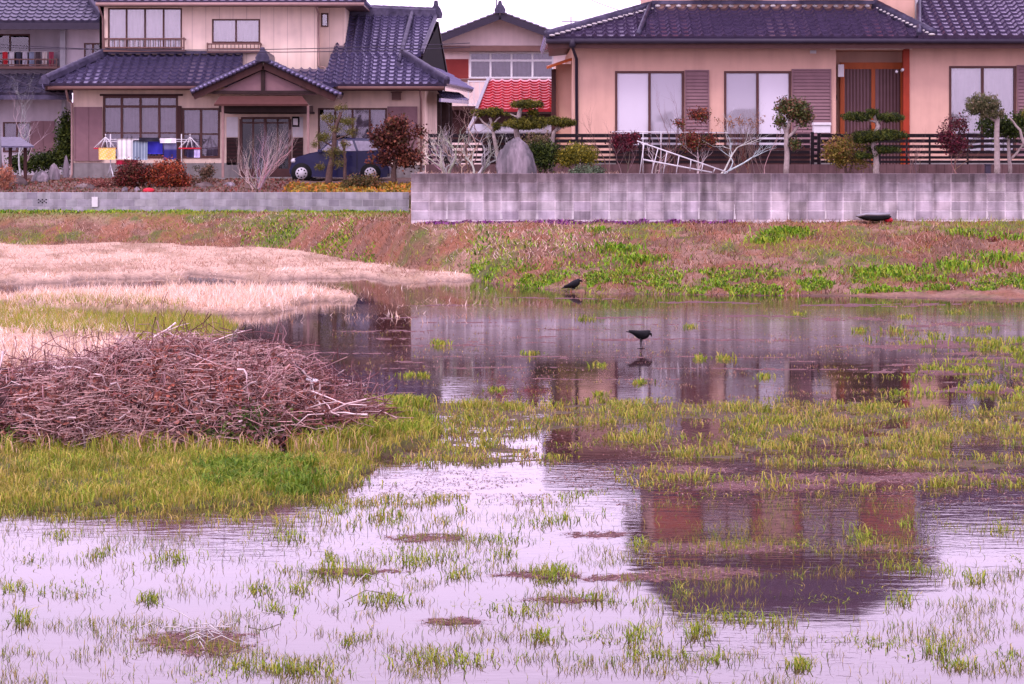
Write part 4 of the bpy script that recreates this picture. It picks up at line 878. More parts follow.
k = MB(); k.bar(ap+Vector((0, .02, -.16)), l_+Vector((.1, .02, -.12)), .08, .26); k.bar(ap+Vector((0, .02, -.16)), r_+Vector((-.1, .02, -.12)), .08, .26); k.build('barge_board', M['gutter'], mh)
an = MB(); t_ = P(496.5, 10, 99); an.tube([t_, t_+Vector((0, 0, 1.6))], .03, 6); an.tube([t_+Vector((-.7, 0, 1.2)), t_+Vector((.7, 0, 1.2))], .015, 4)
for i in range(7): an.tube([t_+Vector((-.65+i*.2, -.3, 1.2)), t_+Vector((-.65+i*.2, .3, 1.2))], .012, 4)
tag(an.build('tv_antenna', M['frame_grey']), 'television antenna on the ridge of the pale gabled house', 'antenna')

DS = 68.; sh = empty('red_roofed_shed', (X(515, DS), DS, 2.0), 'small outbuilding with a bright red tiled roof between the houses', 'shed')
m = MB(); tiles(m, P(478, 110, DS), P(556, 110, DS), P(490, 80, DS+2.3), P(556, 80, DS+2.3), .27, .23, .045); r1 = m.build('roof', M['tile_red'], sh)
k = MB(); k.bar(P(478, 109.5, DS-.02)+Vector((-.04, 0, 0)), P(490, 79, DS+2.3)+Vector((-.04, 0, 0)), .09, .1); k.bar(P(478, 112, DS), P(468, 131, DS-1.3), .09, .08); k.build('verge', M['frame_grey'], sh)
k = MB(); k.box(X(478, DS), X(557, DS), DS+.02, DS+.1, Z(114, DS), Z(111, DS)); k.build('eave_board', M['wood_dark'], sh)
k = MB(); k.box(X(482, DS), X(550, DS), DS+.4, DS+2.4, 1.9, Z(112, DS)); k.build('wall', M['wood'], sh)
k = MB(); k.slab([P(466, 131.5, DS-1.4), P(552, 131.5, DS-1.4), P(552, 124, DS+.2), P(474, 124, DS+.2)], (0, 0, -.05)); k.build('canopy', M['frame_grey'], sh)
k = MB(); [k.box(X(q_, DS-1.3), X(q_+1.5, DS-1.3), DS-1.3, DS-1.24, 1.9, Z(132, DS-1.3)) for q_ in (468, 505, 549)]; k.build('canopy_post', M['white'], sh)

# ------------------------------------------------------------------ power cables
def cable(name, a, b, sag, label, r=.012):
    a = Vector(a); b = Vector(b); pts = [a.lerp(b, i/24)+Vector((0, 0, -sag*4*(i/24)*(1-i/24))) for i in range(25)]
    k_ = MB(); k_.tube(pts, r, 4); tag(k_.build(name, M['gutter']), label, 'cable', 'overhead cables')
cable('power_cable', P(-150, 33, 76), P(470, 47, 76), .35, 'cable crossing the upper windows of the cream house')
cable('power_cable', P(-150, 41, 75.6), P(470, 43, 75.6), .25, 'lower cable crossing just under the cream house upper windows')
cable('power_cable', P(-60, 40, 84), P(70, 99, 80), .2, 'cable sloping down across the grey house balcony')
cable('power_cable', P(535, -30, 84), P(660, 20, 74), .25, 'steeper cable over the gap between the houses')
cable('power_cable', P(560, -20, 86), P(690, 4, 76), .2, 'upper cable over the gap between the houses')
an = MB(); t_ = P(571, 24, 92); an.tube([t_+Vector((0, 0, -3)), t_+Vector((0, 0, .3))], .03, 6); an.tube([t_+Vector((-.35, 0, .1)), t_+Vector((.35, 0, .1))], .02, 4); an.tube([t_+Vector((-.25, 0, -.2)), t_+Vector((.25, 0, -.2))], .02, 4)
an.tube([t_+Vector((0, 0, -9)), t_+Vector((0, 0, -3))], .06, 6)
tag(an.build('antenna_mast', M['frame_grey']), 'thin antenna mast standing between the pale gabled house and the beige house', 'antenna')

# ------------------------------------------------------------------ laundry rack with clothes
LD = 77.3; rk = empty('laundry_rack', (X(150, LD), LD, GL), 'white metal laundry rack in front of the cream house windows', 'laundry rack')
for q_ in (110.5, 181.5):
    k = MB(); k.tube([P(q_, 182, LD), P(q_, 134, LD)], .02, 6); k.tube([P(q_-4, 181, LD+.4), P(q_, 165, LD)], .018, 6); k.tube([P(q_+4, 181, LD-.4), P(q_, 165, LD)], .018, 6); k.build('stand', M['steel'], rk)
k = MB(); k.tube([P(104, 139.5, LD), P(190, 139.5, LD)], .018, 6); k.tube([P(104, 141.5, LD+.5), P(190, 141.5, LD+.5)], .018, 6); k.build('pole', M['steel'], rk)
for q_, cc in ((106, 0), (190.5, 1)):
    hp = empty('peg_hanger', P(q_, 148, LD-.1), 'red rimmed peg hanger with yellow towel, left end of the laundry rack' if not cc else 'red rimmed peg hanger with small washing, right end of the laundry rack', 'peg hanger', 'peg hangers')
    k = MB(); x_ = X(q_, LD); hw = .34; y_ = LD-.1; zz = Z(148, LD)
    k.box(x_-hw, x_+hw, y_-.22, y_-.2, zz-.03, zz+.01); k.box(x_-hw, x_+hw, y_+.2, y_+.22, zz-.03, zz+.01); k.box(x_-hw, x_-hw+.02, y_-.2, y_+.2, zz-.03, zz+.01); k.box(x_+hw-.02, x_+hw, y_-.2, y_+.2, zz-.03, zz+.01); k.build('rim', M['redplastic'], hp)
    k = MB(); [k.tube([(x_+sx*hw, y_+sy*.2, zz), (x_, y_, zz+.36)], .01, 5) for sx in (-1, -.3, .3, 1) for sy in (-1, 1)]; k.tube([(x_, y_, zz+.36), (x_, y_, zz+.45)], .015, 5); k.build('hanger_strings', M['white'], hp)
gc = 'washing on the rack in front of the cream house'
garment(107, 147.5, 17, 12, LD-.35, (.75, .42, .06), 'yellow patterned towel at the left end of the laundry rack', 'hung_towel', 'towel', group=gc, pattern=lambda i, j: (.8, .5, .07) if (i+j) % 3 else (.75, .65, .4))
garment(125, 138.5, 16, 20.5, LD-.05, (.75, .75, .72), 'large white towel with grey leaf pattern on the laundry rack', 'hung_towel', 'towel', group=gc, pattern=lambda i, j: (.8, .8, .78) if (i % 3) else (.42, .45, .42))
garment(140, 141, 15, 19, LD-.12, (.16, .22, .26), 'blue grey checked towel on the laundry rack', 'hung_towel', 'towel', group=gc, pattern=lambda i, j: (.1, .14, .2) if (i % 2) else (.3, .38, .42))
garment(155, 140, 15, 14, LD-.08, (.03, .03, .3), 'deep blue shirt on the laundry rack', 'hung_shirt', 'shirt', group=gc)
garment(170, 141.5, 13, 18, LD-.12, (.09, .08, .26), 'slate blue shirt near the right stand of the laundry rack', 'hung_shirt', 'shirt', group=gc, pattern=lambda i, j: (.14, .14, .24) if j < 4 else (.025, .025, .15))
garment(168, 138.0, 16, 5, LD-.2, (.75, .76, .76), 'white towel on the rear pole of the laundry rack', 'hung_towel', 'towel', group=gc)
garment(149, 137.6, 20, 4, LD-.2, (.02, .02, .03), 'black trousers folded over the rear pole of the laundry rack', 'hung_trousers', 'trousers', group=gc)
garment(127, 160, 22, 4.5, LD+.3, (.45, .02, .06), 'dark red cloth hanging low behind the white towel', 'hung_cloth', 'cloth', group=gc)
garment(190, 149.5, 7, 8, LD-.15, (.03, .025, .06), 'small dark cloth pegged to the right hanger', 'hung_cloth', 'cloth', group=gc)
garment(197, 149.5, 6, 8, LD-.15, (.55, .5, .75), 'small lilac cloth pegged to the right hanger', 'hung_cloth', 'cloth', group=gc)

# ------------------------------------------------------------------ car
CD = 76.2; ccar = empty('parked_car', (X(339, CD), CD, Z(181.5, CD)), 'dark blue hatchback parked before the cream house behind the garden trees', 'car')
def cp(px, py): return (X(px, CD), Z(py, CD))
prof = [(291, 176), (290.5, 168), (292, 162), (297, 157.5), (308, 154), (319, 151.5), (327, 143.5), (333, 139.5), (345, 138), (368, 138.3), (378, 141), (385, 150), (387.5, 157), (388.5, 168), (387, 176.5), (378, 177.5)]
m = MB()
Wc = 1.46
def side(pp, inset): return [Vector((cp(*q_)[0], 0, cp(*q_)[1])) for q_ in pp]
lv = []; n_ = len(prof)
for yy, k_ in ((0, .93), (.08, 1), (Wc-.08, 1), (Wc, .93)):
    for (a_, b_) in prof:
        ins = 0
        if b_ < 151: ins = (151-b_)*.013
        y_ = CD+ (yy+ins if yy < Wc/2 else yy-ins); cx_, cz_ = cp(339, 165)
        px_, pz_ = cp(a_, b_); lv.append((cx_+(px_-cx_)*(1 if k_ == 1 else .985), y_, cz_+(pz_-cz_)*(1 if k_ == 1 else .96)))
fs = []
for j in range(3):
    for i in range(n_): fs.append((j*n_+i, j*n_+(i+1) % n_, (j+1)*n_+(i+1) % n_, (j+1)*n_+i))
fs += [tuple(range(n_)), tuple(range(4*n_-1, 3*n_-1, -1))]
m.add(lv, fs, False); m.build('body', M['carblue'], ccar, .03)
for q_, nm in ((301.5, 0), (370.5, 1)):
    for yy in (-.02, Wc-.16):
        k = MB(); cx_, cz_ = cp(q_, 173.3); k.tube([(cx_, CD+yy, cz_), (cx_, CD+yy+.18, cz_)], .272, 20)
        wh = k.build('wheel', M['rubber'], ccar)
        k = MB(); k.tube([(cx_, CD+yy-.012, cz_), (cx_, CD+yy+.02, cz_)], .19, 16); k.mi = 1
        for t_ in range(8): a_ = t_*math.pi/4; k.box(cx_+math.cos(a_)*.13-.022, cx_+math.cos(a_)*.13+.022, CD+yy-.0165, CD+yy-.0125, cz_+math.sin(a_)*.13-.022, cz_+math.sin(a_)*.13+.022)
        k.build('hubcap', [M['hub'], M['rubber']], wh)
    k = MB(); cx_, cz_ = cp(q_, 173.3); k.tube([(cx_, CD-.004, cz_), (cx_, CD+.02, cz_)], .33, 20); k.build('wheel_arch', M['rubber'], ccar)
for pts in ([(321, 151), (328.5, 144.2), (334, 141.4), (336, 141.2), (336, 151)], [(338, 151), (338, 141.2), (352, 140.6), (356, 151)], [(358.5, 151), (354.5, 140.8), (367, 141), (374, 143.5), (378.5, 150)]):
    k = MB(); vv = []
    for a_, b_ in pts: x_, z_ = cp(a_, b_); vv.append((x_, CD+.0+max(0, (151-b_))*.013-.012, z_))
    k.add(vv, [tuple(range(len(vv)))]); k.build('side_window', M['carglass'], ccar)
for a_, b_ in ((337, 0), (357, 0)): k = MB(); k.box(cp(a_-.25, 0)[0], cp(a_+.25, 0)[0], CD-.006, CD-.001, cp(0, 175)[1], cp(0, 152)[1]); k.build('door_seam', M['rubber'], ccar)
k = MB(); k.box(cp(348, 0)[0], cp(352, 0)[0], CD-.03, CD-.002, cp(0, 156)[1], cp(0, 154.8)[1]); k.build('door_handle', M['carblue'], ccar)
k = MB(); x_, z_ = cp(293.5, 161); k.ball((x_, CD+.15, z_), (.1, .2, .09)); k.build('headlight', M['hub'], ccar); k = MB(); x_, z_ = cp(387.5, 158); k.ball((x_, CD+.12, z_), (.05, .12, .16)); k.build('tail_light', M['redplastic'], ccar)
k = MB(); k.box(cp(318, 0)[0], cp(322.5, 0)[0], CD-.16, CD-.01, cp(0, 153)[1], cp(0, 149.5)[1]); k.build('wing_mirror', M['carblue'], ccar, .02)
k = MB(); k.box(cp(289.3, 0)[0], cp(295, 0)[0], CD+.0, CD+Wc, cp(0, 174)[1], cp(0, 168)[1]); k.box(cp(384, 0)[0], cp(389.5, 0)[0], CD, CD+Wc, cp(0, 174)[1], cp(0, 167)[1]); k.build('bumper', M['carblue'], ccar, .03)

# ------------------------------------------------------------------ garden rocks
def rock(px, py_base, pw, ph, D, label, m_='rock', seed=1, z0=None, name='garden_rock', peak=0):
    rg = random.Random(seed); x_ = X(px, D); zb_ = Z(py_base, D); hw = pw*D/F/2; hh_ = ph*D/F; mb_ = MB(); nu, nv = 26, 10; vs_ = []; fs = []
    for j in range(nv+1):
        v = j/nv; rr = (1-v**2.4)**.6 if j < nv else .12
        for i in range(nu):
            a_ = 2*math.pi*i/nu; kx = 1+.14*math.sin(a_*3+seed)+.10*math.sin(a_*7+seed*2+v)+.06*rg.uniform(-1, 1)
            vs_.append((x_+math.cos(a_)*hw*rr*kx+peak*v*hw*.3, D+math.sin(a_)*hw*.7*rr*kx, zb_-.08+(hh_+.08)*v*(1+.06*rg.uniform(-1, 1))))
    for j in range(nv):
        for i in range(nu): fs.append((j*nu+i, j*nu+(i+1) % nu, (j+1)*nu+(i+1) % nu, (j+1)*nu+i))
    fs.append(tuple(nv*nu+i for i in range(nu))); mb_.add(vs_, fs, True)
    return tag(mb_.build(name, M[m_]), label, 'rock', None)
rock(518, 175, 38, 36, 54.6, 'tall grey standing rock under the centre pine above the block wall', seed=4, peak=-.3, name='standing_rock')
for i, a_ in enumerate([(15, 184, 26, 9, 75.2, 'long low boulder near the left edge behind the low wall'), (42, 179, 18, 8, 76, 'flat boulder between the long low one and the upright stone'), (54, 177, 11, 13, 76, 'upright grey stone left of the shutter box'),
                        (66, 175, 6, 19, 77.4, 'narrow post-like stone beside the downpipe of the cream house'), (125, 192, 9, 5, 73.6, 'white stone behind the low wall under the red bush'), (137, 192, 7, 5, 73.6, 'small white stone right next to the larger one under the red bush'),
                        (86, 188, 22, 5, 74.3, 'flat brown stone before the shutter box'), (205, 187, 20, 5, 74.6, 'flat brown stone between red bush and bare shrub'), (230, 186, 14, 4, 75, 'low flat stone at the foot of the bare shrub')]): rock(*a_, m_='rock' if i not in (0, 6, 7) else 'rock_d', seed=10+i)
k = MB(); k.ball(P(149, 191, 73.4), (.2, .16, .1), jit=.04); tag(k.build('red_basin', M['redplastic']), 'small red basin lying behind the low wall', 'basin')
# pavilion roof at the left edge and the pole
pv = empty('garden_shelter', (X(12, 77), 77, GL), 'small grey roofed garden shelter on brown posts at the left edge', 'shelter')
k = MB(); k.slab([P(-30, 146, 76), P(34, 146, 76), P(20, 137, 77.2), P(-20, 137, 77.2)], (0, 0, -.05)); k.slab([P(34, 146, 76), P(34, 146, 78.4), P(20, 137, 77.2)], (0, 0, -.05)); k.build('shelter_roof', M['tile_old'], pv)
for q_ in (10, 25, -20): k = MB(); k.box(X(q_-1.5, 76.4), X(q_+1.5, 76.4), 76.4, 76.5, GL-.2, Z(146, 76.4)); k.build('post', M['wood'], pv)
k = MB(); k.tube([P(1, 190, 74), P(-3, 100, 74)], .07, 8); tag(k.build('utility_pole', M['frame_grey']), 'grey pole leaning at the left edge of the picture', 'pole')

# ------------------------------------------------------------------ trees and shrubs
GRN = [(.035, .06, .012), (.06, .09, .016), (.09, .12, .022), (.02, .035, .01)]
PIN = [(.065, .075, .010), (.12, .12, .014), (.025, .032, .008), (.17, .16, .022)]
YEL = [(.22, .20, .025), (.30, .26, .03), (.15, .15, .025), (.10, .11, .02)]
RED = [(.11, .025, .02), (.22, .05, .03), (.09, .03, .025), (.28, .09, .04)]
MAR = [(.11, .02, .035), (.17, .03, .045), (.07, .018, .03)]
def pad(px, py, pw, ph, D, dd=None): return ((X(px, D), D+(dd or 0), Z(py, D)), (pw*D/F/2, max(pw*D/F/2*.8, .12), ph*D/F/2))
def path(pts, D): return [P(a_, b_, D+(c_ if c_ is not None else 0)) for a_, b_, c_ in [(q_+(0,))[:3] for q_ in pts]]
def tree(name, base, label, cat, trunks, pads, cols, D, n, size, bark='bark', aspect=.5, seed=1, needles=True, fill=.25, group=None, matl=None, holes=.3, crown='crown'):
    t_ = empty(name, P(base[0], base[1], D), label, cat, group)
    k_ = MB()
    for pts, r0, r1 in trunks:
        pp = path(pts, D); m_ = len(pp); fine_ = []
        for i in range(m_-1):
            for s_ in range(3): fine_.append(pp[i].lerp(pp[i+1], s_/3)+Vector((random.uniform(-1, 1)*.012, random.uniform(-1, 1)*.02, 0)))
        fine_.append(pp[-1]); k_.tube(fine_, [r0+(r1-r0)*i/(len(fine_)-1) for i in range(len(fine_))], 7)
    if trunks: k_.build('trunk', M[bark], t_)
    if pads: foliage(crown, [pad(*q_[:4], D, q_[4] if len(q_) > 4 else 0) for q_ in pads], n, size, cols, t_, seed, aspect, fill, matl, needles, holes)
    return t_
DG = 55.2
tree('garden_pine', (498, 174), 'small pine with a leaning pale trunk left of the standing rock', 'pine tree', [([(499, 176), (497, 150), (493, 130), (490, 118)], .055, .03), ([(494, 132), (483, 122), (478, 115)], .03, .015), ([(493, 124), (500, 117)], .025, .015)],
     [(478.5, 113, 15, 5.5), (494, 112, 18, 7), (496, 126, 8, 7)], PIN, DG+.5, 6500, .055, 'bark_w', .3, 3)
tree('garden_pine', (520, 174), 'centre pine with layered pads rising behind the standing rock', 'pine tree', [([(519, 176, .4), (520, 150, .3), (516, 130), (520, 112), (522, 106)], .09, .04), ([(516, 128), (526, 122), (538, 124)], .04, .02), ([(519, 118), (510, 114)], .03, .015)],
     [(527, 104.5, 35, 7.5), (525, 124.5, 46, 9.5), (510, 113, 11, 7), (533, 112.5, 11, 4.5), (537, 119.5, 22, 4), (518, 121, 22, 6)], PIN, DG, 16000, .055, 'bark_w', .3, 5)
tree('garden_pine', (552, 160), 'pine with one broad flat pad in front of the beige house corner', 'pine tree', [([(551, 174), (552, 145), (554, 132), (559, 126)], .06, .03), ([(554, 132), (566, 125)], .03, .015)], [(562, 122.5, 29, 7), (553, 120, 12, 5)], PIN, DG+.8, 7000, .055, 'bark_w', .3, 6)
tree('dark_shrub', (545, 174), 'dark green rounded shrub right of the standing rock', 'shrub', [([(545, 175), (545, 160)], .03, .02)], [(545, 158, 20, 24), (549, 150, 16, 12), (535, 148, 10, 10)], GRN, DG, 4200, .06, seed=7, needles=False, holes=.2)
tree('thin_leafy_shrub', (535, 150), 'loose pale leaved bush between the pines', 'shrub', [([(540, 174), (537, 150), (534, 138)], .03, .012), ([(537, 150), (545, 138)], .02, .01)], [(535, 142, 24, 18), (545, 138, 10, 12)], [(.22, .2, .08), (.3, .22, .15), (.14, .13, .05)], DG+.9, 900, .07, seed=8, needles=False, holes=.4)
tree('golden_shrub', (578, 174), 'domed yellow green shrub in front of the slat fence', 'shrub', [([(578, 175), (576, 160)], .03, .02), ([(578, 174), (588, 158)], .025, .015)], [(578, 155, 40, 22), (565, 158, 18, 16), (590, 157, 16, 14)], YEL, DG, 6000, .055, seed=9, needles=False, holes=.3)
tree('low_mound_plant', (587, 174), 'low grey green mound just above the wall top', 'shrub', [], [(587, 174, 34, 15)], [(.10, .14, .08), (.14, .19, .11), (.07, .10, .06)], 54.4, 2500, .05, seed=10, needles=False, holes=.1, fill=.6)
# bare shrubs
def bare(name, base, D, label, cols, hpx, n_, seed, r=.02, kids=3, depth=3, lean=0., leaves=None, spread=.5, up=.3, cat='bare shrub', crook=.18, fan=.5):
    t_ = empty(name, P(base[0], base[1], D), label, cat); k_ = MB(); rg = random.Random(seed); Ht = hpx*D/F
    for i in range(n_):
        k_.cur = tuple(c_*rg.uniform(.8, 1.2) for c_ in rg.choice(cols)); a_ = rg.uniform(0, 6.28); s_ = rg.uniform(.15, fan) if n_ > 1 else .08
        branchy(k_, P(base[0], base[1], D)+Vector((rg.uniform(-.1, .1), rg.uniform(-.1, .1), -.05)), (math.cos(a_)*s_+lean, math.sin(a_)*s_, 1), Ht*rg.uniform(.42, .6), r*rg.uniform(.6, 1.1), depth, rg, spread, up, kids, 5, crook)
    k_.build('branches', M['twig'], t_)
    if leaves: pads_, lc, nl, sz = leaves; foliage('leaves', [pad(*q_, D) for q_ in pads_], nl, sz, lc, t_, seed, .6, .1, None, False, .25)
    return t_
PALE = [(.38, .32, .3), (.3, .25, .24), (.45, .38, .36)]; BRN = [(.16, .10, .09), (.22, .14, .12), (.12, .08, .07)]
bare('bare_shrub', (447, 174), DG, 'grey bare twisted shrub at the left end of the tall wall', PALE, 52, 6, 11, .035, crook=.35)
bare('bare_shrub', (462, 174), DG+.4, 'bare crooked shrub with interlaced branches left of the leaning pine', PALE+BRN, 62, 6, 12, .035, crook=.35)
bare('bare_shrub', (478, 174), DG-.2, 'pale bare shrub with thick stems just left of the leaning pine', PALE, 46, 4, 13, .04, crook=.3)
bare('bare_sapling', (610, 174), DG, 'thin bare sapling left of the maroon bush', BRN, 62, 2, 14, .014, spread=.35)
bare('maroon_bush', (624, 174), DG+.4, 'maroon leaved bush in front of the first window', BRN, 40, 3, 15, .015, leaves=([(622, 142, 26, 16), (634, 138, 10, 8)], MAR, 2200, .06), cat='shrub')
bare('bare_sapling', (668, 174), DG+.3, 'bare sapling with fine upright twigs behind the white ladder frame', BRN+PALE, 72, 3, 16, .022, spread=.45)
bare('red_tipped_tree', (697, 174), DG, 'small tree with a red leafed head in front of the narrow shutter', PALE, 42, 2, 17, .03, leaves=([(700, 115, 22, 13), (692, 142, 26, 22), (710, 140, 18, 14), (679, 124, 10, 7)], RED+[(.10, .10, .03), (.12, .05, .04)], 4200, .05), cat='tree')
bare('white_barked_tree', (722, 174), DG-.3, 'white barked leaning bare tree between the two big windows', [(.6, .54, .52), (.5, .45, .43)], 60, 2, 18, .035, lean=.22, depth=3, spread=.5, crook=.25, cat='tree')
bare('bare_shrub', (740, 174), DG+.3, 'brown bare shrub of fine twigs before the second window', BRN+[(.3, .2, .17)], 66, 5, 19, .014, kids=4, leaves=([(735, 122, 40, 14), (756, 124, 24, 18)], [(.25, .13, .06), (.3, .18, .12)], 330, .05))
bare('bare_shrub', (764, 174), DG+.5, 'upright bare shrub right of the brown one before the second window', PALE+BRN, 66, 4, 20, .012, kids=3, spread=.35)
bare('bare_shrub', (752, 174), DG-.2, 'reddish brown bare shrub between the brown and the upright one', BRN+RED[:1], 58, 5, 44, .012, kids=4, spread=.35)
bare('bare_shrub', (914, 174), DG+.3, 'small grey bare shrub in front of the fence right of the red post', BRN, 40, 5, 45, .012, kids=3)
bare('bare_shrub', (655, 174), DG+.2, 'small pale bare shrub under the first window', PALE, 44, 3, 21, .02)
tree('clipped_tree', (787, 174), 'clipped round headed tree with pale trunk before the wide shutter', 'tree', [([(786, 176), (787, 150), (786, 134), (790, 120)], .07, .04), ([(786, 140), (797, 128), (803, 122)], .04, .02), ([(786, 134), (781, 122), (778, 114)], .035, .015)],
     [(794, 108, 32, 17), (804, 118, 16, 13), (781, 121, 9, 12), (795, 145, 8, 9), (783, 105, 12, 9)], [(.07, .09, .03), (.14, .07, .05), (.20, .12, .06), (.05, .07, .02), (.1, .12, .03)], DG, 4200, .065, 'bark_w', .6, 22, False, matl=M['leafshiny'])
tree('golden_bush', (847, 174), 'olive yellow bush left of the dark layered pine', 'shrub', [([(848, 176), (842, 160), (836, 148)], .03, .015), ([(849, 176), (853, 158), (858, 146)], .03, .015), ([(847, 176), (846, 160)], .02, .01)],
     [(846, 148, 44, 26), (838, 154, 30, 20), (852, 162, 36, 14)], [(.20, .17, .035), (.26, .20, .04), (.12, .12, .03), (.22, .12, .05)], DG+.5, 5200, .055, seed=23, needles=False, holes=.38)
tree('layered_pine', (877, 174), 'dark layered pine in front of the orange front door', 'pine tree', [([(876, 177), (876, 158), (873, 142), (878, 126), (874, 116)], .08, .04), ([(874, 142), (890, 136), (898, 134)], .035, .02), ([(876, 122), (890, 118)], .03, .015), ([(876, 122), (858, 118)], .03, .015)],
     [(857, 116.5, 31, 8), (889, 117.5, 30, 8), (872, 112, 14, 5), (880, 135, 56, 10), (866, 139, 26, 8), (880, 149.5, 42, 6), (866, 155, 22, 6)], [(.03, .055, .010), (.065, .09, .012), (.015, .026, .007), (.11, .125, .02)], DG, 26000, .055, 'bark_w', .3, 24)
bare('maroon_tree', (955, 174), DG+.4, 'dark maroon leaved tree left of the third window opening', BRN, 52, 3, 25, .02, leaves=([(955, 128, 24, 22), (955, 145, 32, 20), (946, 137, 16, 14)], MAR+[(.1, .05, .04)], 3000, .06), cat='tree')
tree('clipped_pine', (997, 174), 'clipped tree with straight pale trunk and grey green domed crown at right', 'tree', [([(997, 177), (997, 150), (997, 118), (990, 110)], .075, .05), ([(997, 122), (982, 112), (975, 106)], .04, .02)],
     [(983, 103, 38, 17), (990, 112, 30, 14), (972, 109, 18, 10)], [(.10, .11, .05), (.15, .15, .07), (.07, .08, .035), (.18, .15, .09)], DG-.2, 6000, .06, 'bark_w', .4, 26)
tree('dark_leaved_tree', (1010, 174), 'dark green leaved tree behind the straight pale trunk', 'tree', [([(1010, 177), (1009, 150), (1008, 135)], .05, .03), ([(1010, 160), (1021, 148), (1026, 140)], .03, .02)], [(995, 125, 36, 20), (1012, 128, 24, 18), (1022, 120, 16, 14)], GRN, DG+.7, 5000, .06, 'bark_w', .6, 27, False)
tree('garden_pine', (1034, 174), 'pine trunk leaning in from the right edge', 'pine tree', [([(1036, 177), (1026, 150), (1020, 130), (1010, 118)], .05, .02), ([(1026, 150), (1040, 120)], .04, .02)], [(1040, 112, 40, 18)], PIN, DG, 2500, .07, 'bark_w', .22, 28)
# left garden
DG2 = 74.6
tree('red_bush', (128, 189), 'dark red rounded bush before the laundry rack', 'shrub', [([(128, 190), (128, 180)], .03, .02)], [(134, 174, 34, 26), (123, 179, 18, 16)], [(.13, .03, .03), (.2, .05, .035), (.08, .025, .025), (.10, .06, .03)], DG2, 6000, .075, seed=31, needles=False, holes=.15)
tree('orange_bush', (165, 189), 'rusty orange bush right of the dark red one', 'shrub', [([(165, 190), (165, 180)], .03, .02)], [(168, 174, 36, 28), (182, 180, 16, 16), (152, 176, 14, 16)], [(.30, .07, .03), (.2, .04, .03), (.38, .12, .05), (.10, .05, .03)], DG2, 6500, .075, seed=32, needles=False, holes=.2)
tree('low_twiggy_bush', (200, 186), 'dull olive twiggy bush under the glazed panels', 'shrub', [], [(200, 172, 24, 20)], [(.13, .10, .06), (.2, .12, .08), (.09, .08, .05)], DG2+.8, 1200, .07, seed=33, needles=False, holes=.35)
tree('heather_bed', (95, 188), 'brown red low heather near the shutter box', 'shrub', [], [(95, 184, 34, 9)], [(.28, .1, .08), (.2, .08, .07), (.3, .16, .12)], DG2, 1500, .07, seed=34, needles=False, holes=.25)
tree('orange_grass_clump', (6, 190), 'tall dry orange grass clump at the left edge behind the low wall', 'shrub', [], [(4, 178, 20, 26)], [(.4, .17, .1), (.3, .12, .08), (.45, .25, .15)], 73.9, 1500, .12, seed=35, needles=True, holes=.2, aspect=.15)
bare('pale_bare_shrub', (258, 191), 73.9, 'large pale bare shrub of upright twigs before the entrance door', [(.4, .3, .3), (.33, .25, .25), (.48, .38, .36)], 66, 17, 36, .018, kids=3, spread=.4, up=.25, fan=1.0)
tree('sparse_garden_pine', (331, 185), 'sparse pine with olive needle tufts in front of the blue car', 'pine tree', [([(328, 186), (330, 170), (334, 150), (335, 130), (341, 112)], .12, .05), ([(345, 186), (345, 160), (343, 140)], .06, .04), ([(335, 148), (322, 140), (318, 134)], .03, .015), ([(335, 140), (352, 133)], .03, .015), ([(335, 132), (325, 121)], .03, .015)],
     [(341, 108, 12, 5), (329, 118, 16, 7), (347, 121, 18, 7), (322, 137, 18, 9), (352, 132, 14, 7), (336, 128, 14, 8), (315, 144, 10, 6), (334, 152, 20, 11), (320, 167, 12, 5), (345, 145, 12, 8), (338, 163, 16, 8)], [(.12, .13, .03), (.18, .17, .04), (.09, .09, .03), (.22, .18, .07)], 75, 4600, .10, 'bark', .16, 37, holes=.3)
tree('low_olive_bush', (364, 190), 'low olive brown bush before the middle of the blue car', 'shrub', [], [(364, 183, 36, 13), (350, 186, 16, 9)], [(.16, .14, .05), (.22, .12, .06), (.08, .08, .03)], 74.3, 2600, .08, seed=43, needles=False, holes=.25)
tree('red_brown_tree', (395, 184), 'dense red brown leaved tree covering the rear of the car', 'tree', [([(394, 186), (394, 170), (396, 155), (398, 140)], .1, .05), ([(394, 168), (380, 152), (374, 140)], .05, .02), ([(395, 165), (410, 150), (416, 138)], .05, .02), ([(396, 150), (392, 130)], .04, .02)],
     [(393, 140, 36, 32), (375, 137, 16, 16), (414, 135, 16, 18), (398, 124, 26, 10), (380, 155, 26, 16), (408, 158, 26, 18), (370, 150, 12, 8), (388, 122, 8, 8), (421, 133, 8, 8), (412, 121, 8, 6)], [(.10, .035, .028), (.16, .055, .04), (.06, .022, .02), (.22, .09, .05), (.09, .06, .03)], 75.2, 6500, .10, 'bark', .7, 38, False, holes=.42)
tree('evergreen_bush', (66, 178), 'tall narrow evergreen between the grey and the cream house', 'shrub', [([(66, 180), (66, 150)], .05, .03)], [(66, 134, 15, 30), (65, 152, 16, 26), (67, 120, 8, 10)], GRN, 81, 3600, .11, seed=39, needles=False, holes=.25)
tree('clipped_hedge', (45, 172), 'dark hedge in front of the grey house', 'hedge', [], [(35, 162, 34, 16), (55, 160, 24, 16), (18, 163, 22, 14)], GRN, 81.5, 5000, .1, seed=40, needles=False, holes=.1)
bare('bare_tree', (22, 175), 80, 'bare grey tree in front of the grey house wall', [(.4, .34, .34), (.3, .25, .25)], 88, 2, 41, .04, kids=3, depth=4, spread=.5, cat='tree')
bare('bare_shrub', (435, 190), 75.5, 'bare twiggy shrub between the red brown tree and the tall wall', PALE, 50, 6, 42, .03, leaves=([(430, 150, 26, 36)], [(.35, .2, .16), (.2, .2, .1)], 260, .08))
rgy = np.random.default_rng(4)
